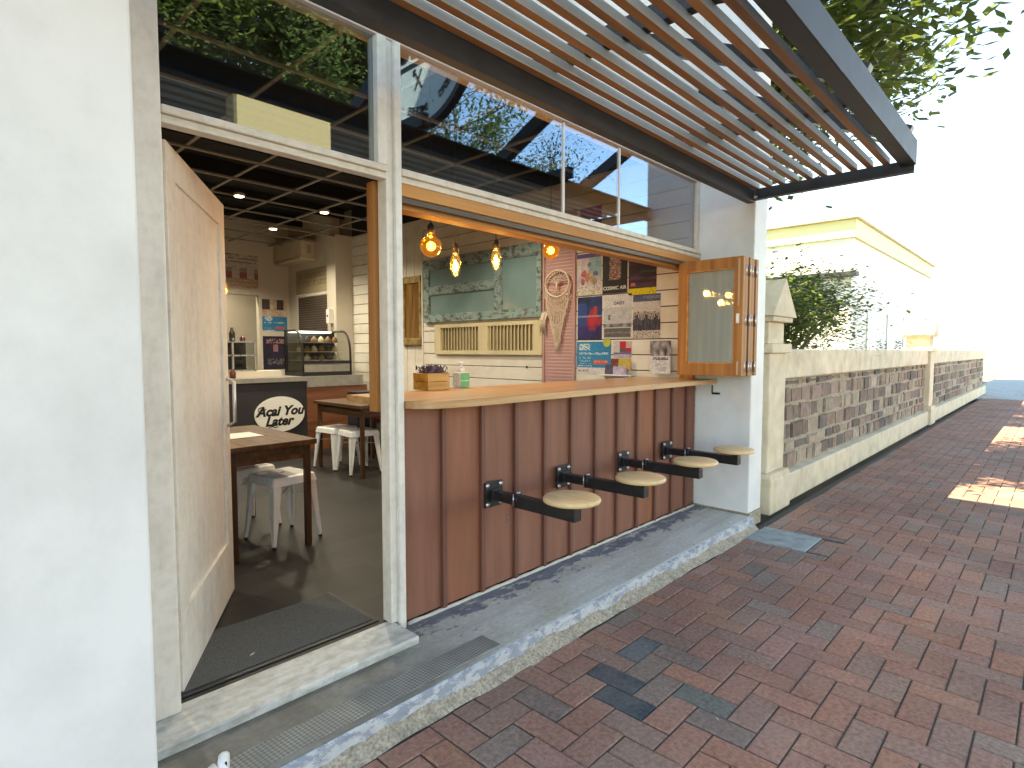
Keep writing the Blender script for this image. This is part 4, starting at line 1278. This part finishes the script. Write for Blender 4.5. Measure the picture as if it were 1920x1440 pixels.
make_table('dark timber cafe table nearest the open doorway', 1.235, 1.79, 1.265, 2.24, .715)
make_table('dark timber cafe table deeper in the shop beside the banquette', 2.98, 3.72, 2.69, 3.62, .745)
def make_metal_stool():
    t = thing('metal_stool', 'x', 'stool', (0, 0, 0), 0, 'white pressed steel stools')
    s = MB(); hs = .148
    bm2 = bmesh.new(); bmesh.ops.create_cube(bm2, size=1); z_hi = .44
    for v in bm2.verts:
        k = hs if v.co.z > 0 else hs+.012
        v.co = Vector((math.copysign(k, v.co.x), math.copysign(k, v.co.y), z_hi if v.co.z > 0 else .385))
    bmesh.ops.delete(bm2, geom=[f for f in bm2.faces if f.calc_center_median().z < .4], context='FACES')
    bmesh.ops.bevel(bm2, geom=bm2.edges[:], offset=.016, segments=3, profile=.6, affect='EDGES')
    s.add(bm2)
    s.build('seat', m_tolix, t)
    MB().cyl((0, 0, .4402), (0, 0, .4412), .018, n=16).build('grip_hole', m_black, t)
    for sx_ in (-1, 1):
        for sy_ in (-1, 1):
            b = MB(); prof = []
            for (z_, r_, w_) in ((.43, .138, .060), (.30, .147, .048), (.15, .157, .034), (.012, .167, .020)):
                cx, cy = sx_*r_, sy_*r_
                ring = [(cx+sx_*.010, cy+sy_*.010), (cx+sx_*.012-sx_*w_, cy+sy_*.012), (cx+sx_*.006-sx_*w_, cy+sy_*.002), (cx-sx_*.006, cy-sy_*.006), (cx+sx_*.002, cy+sy_*.006-sy_*w_), (cx+sx_*.012, cy+sy_*.012-sy_*w_)]
                prof.append([b.bm.verts.new((p[0], p[1], z_)) for p in ring])
            for i in range(3):
                for k in range(6):
                    b.bm.faces.new([prof[i][k], prof[i][(k+1) % 6], prof[i+1][(k+1) % 6], prof[i+1][k]])
            b.bm.faces.new(prof[0]); b.bm.faces.new(prof[-1][::-1])
            bmesh.ops.recalc_face_normals(b.bm, faces=b.bm.faces[:])
            lg = b.build('leg', m_tolix, t)
            MB().cyl((sx_*.169, sy_*.169, .0), (sx_*.167, sy_*.167, .016), .012, n=8).build('rubber_foot', m_black, lg)
    b = MB()
    b.bar((-.15, -.15, .30), (.15, .15, .30), .018, .003).bar((-.15, .15, .304), (.15, -.15, .304), .018, .003)
    b.build('brace', m_tolix, t)
    return t
ms = make_metal_stool()
for i, (x, y, rz, lab) in enumerate(((1.685, 1.55, R(7), 'white metal stool nearest the doorway, corner leg towards the street'),
                                     (1.60, 1.98, R(10), 'white metal stool half hidden behind the nearest white stool'),
                                     (3.14, 3.42, R(8), 'white metal stool at the left of the far dark table'),
                                     (3.165, 3.03, R(-6), 'white metal stool just in front of the other one at the far table'))):
    o = ms if i == 0 else dup(ms)
    o.location = (x, y, .0305); o.rotation_euler = (0, 0, rz); o['label'] = lab
# banquette against the side wall
bq = thing('banquette', 'built-in banquette with a dark red vinyl seat along the board wall', 'bench', (4.2, 3.3, .03))
MB().box(3.98, 4.44, 2.1, 4.1, .031, .40, .004).build('base', m_stone_top, bq)
MB().box(3.95, 4.44, 2.1, 4.1, .401, .50, .03, seg=4).build('seat', m_clothred, bq)
mp_ = MB().box(1.36, 1.60, 1.62, 1.86, .7165, .719).build('paper_menu', m_white); tag(mp_, 'white paper menu lying on the near dark table', 'menu')

# service counter with the oval sign
sc = thing('service_counter', 'charcoal and red timber service counter across the back of the shop', 'counter', (2.5, 4.9, .03))
box('charcoal_front', m_charcoal, sc, -1.2, 3.40, 4.60, 5.20, .031, .90)
box('counter_top', m_stone_top, sc, -1.2, 3.40, 4.57, 5.22, .901, .955)
box('timber_front', m_redwood, sc, 3.402, 4.26, 4.60, 5.20, .031, .82)
MB().box(3.402, 4.19, 4.585, 5.20, .821, .955, .003).build('grey_upstand', m_stone_top, sc)
ov = thing('oval_sign', 'white oval shop sign with black script fixed to the charcoal counter', 'sign', (3.055, 4.59, .52))
oc = Vector((3.055, 4.594, .515))
b = MB(); ring = [(oc.x+.305*math.cos(2*PI*k/56), oc.z+.212*math.sin(2*PI*k/56)) for k in range(56)]
b.prism(ring, 'Y', 4.585, 4.598); b.build('face', mat('oval_face', [(.80, .79, .74), (.86, .85, .80)], .4, 3, bmp=0), ov)
b = MB(); F = frame_mat((oc.x, 4.5845, oc.z), (1, 0, 0), (0, 0, 1))
b.add(text_bm('Acai You', .155, .32, .0065, .0006), M=F @ Matrix.Translation((.0, .035, 0)))
b.add(text_bm('Later', .155, .32, .0065, .0006), M=F @ Matrix.Translation((-.02, -.085, 0)))
# script swashes
b.tube([F @ Vector(p) for p in ((-.20, .10, 0), (-.255, .085, 0), (-.262, .05, 0), (-.235, .045, 0))], .006, 6)
b.tube([F @ Vector(p) for p in ((-.262, -.01, 0), (-.25, .01, 0), (-.22, .03, 0), (-.17, .075, 0))], .005, 6)
b.tube([F @ Vector(p) for p in ((-.15, -.155, 0), (-.10, -.14, 0), (-.06, -.155, 0), (-.03, -.145, 0))], .005, 6)
b.build('lettering', m_ink, ov)
b = MB(); s = 'FRESH AND HEALTHY'
nb = thing('napkin_holder', 'black square napkin box standing by the timber counter front', 'box', (4.0, 3.9, .03))
MB().box(3.62, 3.86, 3.78, 4.02, .031, .79, .006).build('cabinet', flat('navy_black', (.012, .014, .022), .4), nb)
# curved glass cake cabinet
ck = thing('cake_cabinet', 'black framed curved glass cake cabinet standing on the service counter', 'display cabinet', (3.7, 4.85, .955))
cx0, cx1, cyf, cyb, cz0, cz1 = 3.37, 4.06, 4.64, 5.12, .956, 1.54
def cprof(inset=0.0):
    p = [(cyf+inset, cz0+.19)]
    for k in range(9):
        a = R(90*k/8)
        p.append((cyf+.20-(.20-inset)*math.cos(a)*1.0, cz1-.30+(.30-inset)*math.sin(a)))
    p.append((cyb-inset, cz1-inset))
    return p
b = MB()
b.box(cx0, cx1, cyf, cyb, cz0, cz0+.05, .003).box(cx0, cx1, cyf+.0, cyf+.03, cz0+.155, cz0+.19, .002).box(cx0, cx1, cyb-.03, cyb, cz0+.05, cz1, .002)
for xx in (cx0, cx1-.028):
    pr = [(xx+.014, y_, z_) for (y_, z_) in [(cyf+.01, cz0+.04)]+cprof(.01)]
    b.tube(pr, .015, 6)
    b.box(xx, xx+.028, cyb-.04, cyb, cz0, cz1, .002)
b.build('frame', m_black, ck)
b = MB(); pr = cprof(.012)
for k in range(len(pr)-1):
    b.quad([(cx0+.03, *pr[k]), (cx1-.03, *pr[k]), (cx1-.03, *pr[k+1]), (cx0+.03, *pr[k+1])])
b.build('curved_glass', m_case, ck, normals=False)
b = MB()
for xx in (cx0+.012,):
    pts = [(cyf+.02, cz0+.06)]+cprof(.02)+[(cyb-.03, cz0+.06)]
    b.prism(pts, 'X', xx, xx+.004)
b.build('side_glass', m_case, ck)
box('front_panel', m_stone_top, ck, cx0+.03, cx1-.03, cyf+.006, cyf+.02, cz0+.051, cz0+.154)
MB().box(cx0+.03, cx1-.03, cyf+.06, cyb-.04, cz0+.30, cz0+.308).box(cx0+.03, cx1-.03, cyf+.10, cyb-.04, cz0+.42, cz0+.428).box(cx0+.03, cx1-.03, cyf+.03, cyb-.04, cz0+.192, cz0+.20).build('shelves', m_silver, ck)
MB().box(cx0+.03, cx1-.18, cyf+.20, cyb-.05, cz1-.035, cz1-.014).build('light_strip', m_case_led, ck)
rr = random.Random(9)
cols = [flat('baked_'+n_, c) for n_, c in (('brown', (.25, .13, .05)), ('cream', (.6, .5, .34)), ('green', (.20, .26, .08)), ('dark', (.07, .04, .03)))]
for zz in (cz0+.20, cz0+.308, cz0+.428):
    for k in range(6):
        x = cx0+.08+.098*k; q = rr.randrange(4)
        s_ = rr.uniform(.025, .04)
        o = MB().lathe((x, cyf+.22, zz), [(.004, .0005), (s_, .0005), (s_*1.1, .03), (s_*.7, rr.uniform(.05, .075)), (.004, .08)], 10).build('cake', cols[q]); 
        tag(o, None, None)
        o['label'] = ['brown', 'cream', 'green', 'dark chocolate'][q]+' cake on the '+{0: 'lower', 1: 'middle', 2: 'upper'}[[cz0+.20, cz0+.308, cz0+.428].index(zz)]+' shelf of the curved glass cake cabinet'
        o['category'] = 'cake'; o['group'] = 'cakes in the glass cabinet'
# small steel shelf cabinet and bits at the left of the counter
ws = thing('warmer_cabinet', 'small steel framed glass warmer cabinet at the left of the service counter', 'display cabinet', (2.75, 4.95, .955))
b = MB()
for xx in (2.62, 2.875):
    for yy in (4.85, 5.10): b.box(xx, xx+.018, yy, yy+.018, 1.03, 1.39)
for zz in (1.03, 1.21, 1.372): b.box(2.62, 2.893, 4.85, 5.118, zz, zz+.016)
b.build('frame', m_silver, ws)
box('base', m_plaster, ws, 2.63, 3.2, 4.83, 5.13, .956, 1.029)
box('back', m_charcoal, ws, 2.64, 2.874, 5.101, 5.112, 1.047, 1.371)
MB().box(2.639, 2.874, 4.853, 4.857, 1.047, 1.371).build('glass_pane', m_case, ws)
for i, (x, y, h, c, lab) in enumerate(((2.66, 4.95, .16, (.02, .018, .016), 'dark bottle standing on top of the steel warmer cabinet'),
                                       (2.60, 4.80, .11, (.12, .03, .02), 'red brown jar on the counter before the warmer cabinet'),
                                       (2.80, 5.0, .07, (.09, .03, .03), 'squat dark tin on top of the steel warmer cabinet'))):
    zz = .956 if i == 1 else 1.389
    if i == 1: x, y = 2.585, 4.76
    o = MB().lathe((x, y, zz), [(.004, 0), (.032, 0), (.034, h*.6), (.016, h*.8), (.016, h), (.004, h)], 14).build(['bottle', 'jar', 'tin'][i], flat('jar_glaze_%d' % i, c, .3)); tag(o, lab, ['bottle', 'jar', 'tin'][i])

# posters and boards at the back
def back_poster(name, lab, x0, x1, z0, z1, fn, y=6.797):
    t = thing(name, lab, 'poster', ((x0+x1)/2, y, z0))
    sheet('printed_face', (x0, y, z0), (1, 0, 0), (0, 0, 1), x1-x0, z1-z0, 22, 28, fn, t); return t
def f_back_blue(s, t):
    if t > .48: 
        q = nz(s*5, t*6, 4)
        return (.07, .05, .05) if (s < .3 or .6 < s < .85) and t > .68 else mixc((.62, .55, .42), (.5, .25, .2), q*1.3-.3)
    return f_blue(s, .20+t*1.6)
def f_back_navy(s, t):
    if .80 < t < .93 and .15 < s < .85 and rp.random() < .6: return (.35, .20, .18)
    if .55 < t < .75 and abs(s-.5) < .10: return (.34, .16, .18)
    if .15 < t < .32 and .2 < s < .8 and rp.random() < .45: return (.16, .17, .14)
    return mixc((.010, .010, .025), (.03, .02, .06), nz(s*4, t*4, 1))
back_poster('blue_food_poster', 'blue poster with food photographs on the back wall pier', 3.80, 4.20, 1.58, 2.07, f_back_blue)
back_poster('navy_poster', 'navy poster below the blue one on the back wall pier', 3.80, 4.21, .98, 1.50, f_back_navy)
mb = thing('drinks_menu', 'cream drinks menu board with a row of pink cups above the kitchen opening', 'menu board', (3.3, 6.78, 2.2))
def f_menu(s, t):
    if .30 < t < .46 and int(s*22) % 4 in (1, 2): return (.30, .10, .10)
    if .46 < t < .62 and int(s*22) % 4 in (1, 2): return (.30, .26, .24)
    if t > .7 and int(t*28) % 3 == 0 and rp.random() < .7: return (.24, .20, .17)
    if t < .28: return (.42, .28, .20) if int(t*28) % 3 else (.50, .38, .30)
    return (.50, .44, .40)
sheet('printed_face', (2.55, 6.783, 2.21), (1, 0, 0), (0, 0, 1), 1.20, .50, 44, 28, f_menu, mb)
ac = thing('air_conditioner', 'cream split air conditioner mounted high on the side wall', 'air conditioner', (4.1, 6.3, 2.6))
MB().box(4.0, 4.2415, 5.88, 6.78, 2.60, 2.915, .03, seg=3).build('casing', flat('aged_plastic', (.58, .49, .36), .5), ac)
MB().box(3.997, 4.03, 5.93, 6.74, 2.612, 2.652, .004).build('vent_flap', flat('aged_flap', (.44, .35, .24), .5), ac)
MB().box(4.09, 4.15, 5.874, 5.8795, 2.70, 2.82, .001).build('side_label', flat('grey_label', (.36, .34, .28), .5), ac)
bd = thing('letter_board', 'brown letter board with two lines of cream lettering above the roller blind', 'board', (4.23, 5.95, 2.2))
MB().box(4.225, 4.2415, 5.38, 6.52, 2.14, 2.50, .003).build('board', flat('fawn_board', (.34, .28, .18), .6), bd)
b = MB(); rr = random.Random(12)
for zz in (2.365, 2.25):
    y = 6.40
    while y > 5.5:
        w_ = rr.uniform(.035, .055)
        b.box(4.2225, 4.2247, y-w_, y, zz, zz+.010).box(4.2225, 4.2247, y-.010, y, zz+.0105, zz+.07).box(4.2225, 4.2247, y-w_, y-.0105, zz+.06, zz+.0702)
        y -= w_+.022
        if rr.random() < .18: y -= .06
b.build('lettering', flat('board_letters', (.16, .12, .07), .6), bd)
wd = thing('blinded_window', 'dark interior window covered by a slatted roller blind', 'window', (4.23, 5.95, 1.55))
b = MB()
b.box(4.215, 4.2415, 5.36, 5.41, 1.30, 2.135, .002).box(4.215, 4.2415, 6.46, 6.52, 1.30, 2.135, .002).box(4.215, 4.2415, 5.41, 6.46, 2.09, 2.135, .002)
b.build('frame', m_cream_trim, wd)
b = MB()
for k in range(22):
    zz = 1.32+.0345*k
    b.box(4.226, 4.236, 5.412, 6.458, zz, zz+.031, .002)
b.build('blind', mat('brown_blind', [(.045, .032, .026), (.10, .075, .06)], .5, 4, bmp=.05), wd)
sb_ = MB().box(4.12, 4.1895, 5.33, 5.41, 1.66, 1.86, .004).build('switch_box', m_white); tag(sb_, 'small white switch box beside the blinded window', 'switch box')
MB().box(4.116, 4.1195, 5.355, 5.385, 1.75, 1.78).build('switch', m_black, sb_)
# lit box sign on the ledge over the door
lb = thing('light_box', 'pale cream light box standing on the transom above the doorway', 'light box', (1.07, .11, 2.085))
MB().box(.872, 1.262, .088, .16, 2.084, 2.232, .003).build('casing', flat('box_casing', (.62, .55, .34), .5), lb)
MB().box(.885, 1.262, .082, .0875, 2.086, 2.23, .001).build('lit_face', m_sign_box, lb)
# ================================================================== OUTSIDE
# sandstone gate pier and rubble wall beyond the shop
gp = thing('sandstone_pier', 'sandstone gate pier with a gabled cap beyond the white pillar', 'gate pier', (5.1, -.22, PZ))
b = MB()
b.box(4.94, 5.43, -.448, .07, PZ-.02, .19, .012)
b.prism([(4.94, .1905), (5.43, .1905), (5.38, .235), (4.96, .235)], 'Y', -.44, .06)
b.build('plinth', m_stone, gp)
MB().box(4.965, 5.36, -.405, .02, .2355, 1.255, .012).build('shaft', m_stone, gp)
MB().box(4.93, 5.40, -.44, .055, 1.2555, 1.335, .012).build('band', m_stone, gp)
MB().box(4.98, 5.345, -.385, .0, 1.3355, 1.52, .008).build('neck', m_stone, gp)
b = MB().box(4.93, 5.40, -.44, .055, 1.5205, 1.565, .008)
b.prism([(4.88, 1.5655), (5.45, 1.5655), (5.165, 1.885)], 'Y', -.455, .07)
b.build('cap', m_stone, gp)
fwl = thing('stone_fence', 'low rubble stone fence with a dressed coping beyond the sandstone pier', 'fence', (12, -.2, PZ))
MB().box(5.431, 24, -.40, .02, PZ-.02, .15, .01).build('plinth', m_stone, fwl)
bm = bmesh.new(); cl = bm.loops.layers.float_color.new('Col'); rnd = random.Random(17)
off = Vector((12, -.2, PZ))
zz = .155
while zz < 1.0:
    h = min(rnd.uniform(.11, .20), 1.015-zz)
    if 1.015-zz-h < .06: h = 1.015-zz
    x = 5.362
    while x < 23.9:
        w_ = rnd.uniform(.12, .38) if x < 15 else rnd.uniform(.4, .9)
        x1_ = min(x+w_, 23.95); g = .007
        t = bmesh.new(); bmesh.ops.create_cube(t, size=1)
        d_ = rnd.uniform(.0, .022)
        for v in t.verts:
            jx, jz = rnd.uniform(-.014, .006), rnd.uniform(-.012, .005)
            v.co = Vector(((x+x1_)/2+math.copysign((x1_-x)/2-g+jx, v.co.x), -.31+.12+v.co.y*.24-(d_ if v.co.y < 0 else 0), zz+h/2+math.copysign(h/2-g+jz, v.co.z)))
        bmesh.ops.bevel(t, geom=t.edges[:], offset=.012, segments=2, affect='EDGES')
        c = rnd.choice([(.30, .22, .17), (.24, .18, .15), (.38, .30, .23), (.33, .24, .20), (.20, .17, .15), (.42, .35, .27)])
        k = rnd.uniform(.8, 1.15); vm = {v: bm.verts.new(v.co-off) for v in t.verts}
        for f in t.faces:
            nf = bm.faces.new([vm[v] for v in f.verts])
            for l in nf.loops: l[cl] = (c[0]*k, c[1]*k, c[2]*k, 1)
        t.free(); x = x1_
    zz += h
me = bpy.data.meshes.new('rubble_panel'); bm.to_mesh(me); bm.free(); me.materials.append(attr_mat('rubble_stone_blocks', .92, .35, 14, .8, 'Col', .1)); link(bpy.data.objects.new('rubble_panel', me), fwl)
MB().box(5.361, 24, -.305, -.02, .151, 1.02).build('mortar_bed', m_mortar, fwl)
MB().box(5.401, 24, -.36, .0, 1.0205, 1.29, .015).build('coping', m_stone, fwl)
gp2 = dup(gp, (13.2, -.22, PZ), 0, 'second distant sandstone gate pier along the stone fence')

# trees
def make_tree(name, lab, loc, h, spread, nleaf, cols, seed, droop=.5, leaf=.13, group=None, trunk=.22, gap=0.0):
    rnd = random.Random(seed)
    t = thing(name, lab, 'tree', loc, 0, group)
    loc = Vector(loc)
    b = MB(); tips = []
    def grow(p, d, L, r, lev):
        n = 5; pts = [p]; q = p.copy(); dd = d.copy()
        for k in range(n):
            dd = (dd+Vector((rnd.uniform(-.2, .2), rnd.uniform(-.2, .2), rnd.uniform(-.08, .14)))).normalized()
            q = q+dd*(L/n); pts.append(q.copy())
        b.tube(pts, [r*(1-.45*k/n) for k in range(n+1)], 7 if lev < 2 else 5)
        if lev >= 2: tips.extend(pts[2:])
        if lev >= 4: return
        m = rnd.choice((3, 4)) if lev < 3 else 3
        for k in range(m):
            a = rnd.uniform(0, 2*PI); up = rnd.uniform(.15, .75) if lev < 2 else rnd.uniform(-.25, .5)
            nd = (dd*.7+Vector((math.cos(a), math.sin(a), 0))*spread*rnd.uniform(.55, 1.0)+Vector((0, 0, up))).normalized()
            grow(q if k else pts[-2], nd, L*rnd.uniform(.6, .78), r*.52, lev+1)
    grow(loc.copy(), Vector((0, 0, 1)), h*.36, trunk, 0)
    b.build('trunk', m_bark, t)
    bm = bmesh.new(); cl = bm.loops.layers.float_color.new('Col')
    per = max(1, int(nleaf/max(1, len(tips))/(1-gap)))
    for tp in tips:
        if rnd.random() < gap: continue
        k = rnd.random()**1.6; base = mixc(cols[0], cols[1], k)
        c0 = tp+Vector((rnd.gauss(0, .25), rnd.gauss(0, .25), rnd.gauss(0, .2)))
        for q in range(per):
            # a drooping spray of leaflets
            p = c0+Vector((rnd.gauss(0, .30), rnd.gauss(0, .30), rnd.gauss(-.12*droop, .26)))
            a = rnd.uniform(0, 2*PI)
            d = Vector((math.cos(a), math.sin(a), rnd.uniform(-1.2, .2)*droop)).normalized()
            sd_ = d.cross(Vector((rnd.uniform(-.3, .3), rnd.uniform(-.3, .3), 1))).normalized()
            s = leaf*rnd.uniform(.6, 1.3)
            kk = rnd.uniform(.7, 1.3); c = tuple(min(1, x*kk) for x in base)
            v = [bm.verts.new(p-loc), bm.verts.new(p+d*s*.5+sd_*s*.22-loc), bm.verts.new(p+d*s-loc), bm.verts.new(p+d*s*.5-sd_*s*.22-loc)]
            f = bm.faces.new(v)
            for l in f.loops: l[cl] = (*c, 1)
    me = bpy.data.meshes.new('crown'); bm.to_mesh(me); bm.free(); me.materials.append(m_leaf)
    link(bpy.data.objects.new('crown', me), t)
    return t
dark, lime = (.05, .08, .02), (.32, .33, .07)
make_tree('street_tree', 'broad leafy street tree across the road mirrored over the doorway', (2.6, -8.0, -.15), 10.0, .95, 50000, (dark, lime), 11, .6, .15, 'street trees across the road', .22, .42)
make_tree('street_tree', 'second street tree across the road mirrored behind the round sign', (7.2, -8.4, -.15), 10.0, .95, 50000, (dark, (.18, .21, .07)), 23, .9, .13, 'street trees across the road', .22, .42)
make_tree('street_tree', 'thin drooping street tree mirrored against the blue sky', (10.2, -8.8, -.15), 8.6, 1.0, 14000, (dark, (.09, .11, .05)), 37, 1.3, .10, 'street trees across the road', .16)
make_tree('street_tree', 'leafy tree across the road behind the left pier', (-2.5, -8.6, -.15), 8.5, .9, 9000, (dark, lime), 5, .6, .15, 'street trees across the road')
make_tree('garden_tree', 'bright green garden tree rising behind the stone fence', (9.0, 1.5, -.1), 2.5, .9, 9000, ((.06, .10, .02), (.18, .24, .05)), 8, .4, .11, None, .12)
make_tree('garden_tree', 'second green garden tree farther along behind the stone fence', (14.5, 2.6, -.1), 3.3, .9, 8000, ((.05, .09, .02), (.14, .2, .05)), 14, .4, .14, None, .14)
make_tree('tall_garden_tree', 'tall spreading tree behind the stone fence seen through the canopy battens', (12.5, 4.4, -.1), 10.0, .9, 26000, ((.06, .10, .02), (.20, .25, .05)), 41, .5, .16, None, .2)
make_tree('tall_garden_tree', 'leafy tree added out of view beside the shop flank to shade the footpath', (6.4, 2.1, -.1), 6.6, .95, 26000, ((.06, .10, .02), (.20, .25, .05)), 52, .5, .16, None, .17)  # unseen tree, added so its shadow covers the sunlit paving
# clipped hedge behind the fence
hd = thing('garden_hedge', 'low clipped grey green hedge behind the stone fence', 'hedge', (10, .8, -.06))
b = MB(); rnd = random.Random(3)
bm = bmesh.new(); cl = bm.loops.layers.float_color.new('Col')
for k in range(9000):
    p = Vector((rnd.uniform(6.2, 22), .75+rnd.gauss(0, .22), abs(rnd.gauss(0, .8)) % 1.5))
    a = rnd.uniform(0, 2*PI); d = Vector((math.cos(a), math.sin(a), rnd.uniform(-.6, .6))).normalized(); s_ = d.cross(Vector((0, .3, 1))).normalized()
    v = [bm.verts.new(p+q-Vector((10, .8, -.06))) for q in (Vector((0, 0, 0)), d*.04+s_*.02, d*.09, d*.04-s_*.02)]
    f = bm.faces.new(v); kk = rnd.uniform(.6, 1.2)
    for l in f.loops: l[cl] = (.07*kk, .09*kk, .035*kk, 1)
me = bpy.data.meshes.new('foliage'); bm.to_mesh(me); bm.free(); me.materials.append(m_leaf); link(bpy.data.objects.new('foliage', me), hd)

# houses in the distance
m_pale = mat('pale_render', [(.72, .70, .64), (.80, .78, .72)], .7, 1.5, bmp=.02)
m_yellow = mat('pale_yellow_render', [(.70, .66, .36), (.76, .72, .42)], .7, 1.5, bmp=.02)
hs = thing('corner_house', 'pale rendered building with a light yellow parapet band in the distance', 'house', (26, 3, -.1))
MB().box(20, 34, 2.6, 16, -.1, 4.7).build('wall', m_pale, hs)
MB().box(19.9, 34.1, 2.5, 16.1, 4.7005, 5.25, .02).build('parapet_band', m_yellow, hs)
MB().box(19.75, 34.2, 2.4, 16.2, 5.2505, 5.32, .02).build('coping', m_stone, hs)
MB().box(19.6, 20, 2.4, 16.2, 3.52, 3.66, .01).build('awning_edge', m_steel, hs)
for k in range(4):
    wv = MB().box(22+3*k, 23.3+3*k, 2.56, 2.61, .9, 2.6).build('window', m_cream_trim, hs)
    MB().box(22.06+3*k, 23.24+3*k, 2.55, 2.559, .96, 2.54).build('pane', m_glass, wv)
hb2 = thing('far_house', 'brick house across the road with a grey tiled roof', 'house', (3, -20, 0))
MB().box(-6, 6, -24, -17, -.15, 3.2).build('wall', mat('house_brick', [(.22, .10, .07), (.3, .15, .1)], .85, 6, bmp=.1), hb2)
MB().prism([(-16.4, 3.2), (-24.6, 3.2), (-20.5, 5.4)], 'X', -6.6, 6.6).build('roof', flat('grey_tile', (.14, .14, .15), .8), hb2)
for x in (-4, -1, 2.4, 4.4):
    wv = MB().box(x, x+1.1, -17.0, -16.95, .9, 2.3).build('window', m_white, hb2)
    MB().box(x+.06, x+1.04, -16.949, -16.93, .96, 2.24).build('pane', m_glass, wv)
hb3 = thing('terrace_house', 'cream terrace building across the road with a flat parapet', 'house', (14, -20, 0))
MB().box(8, 20, -26, -18, -.15, 3.6).build('wall', m_pale, hb3)
MB().box(7.9, 20.1, -26.1, -17.9, 3.6005, 3.9, .02).build('parapet', m_stone, hb3)
for x in (9.5, 12.5, 15.5, 18):
    wv = MB().box(x, x+1.2, -18.0, -17.95, .8, 2.4).build('window', m_white, hb3)
    MB().box(x+.06, x+1.14, -17.949, -17.93, .86, 2.34).build('pane', m_glass, wv)
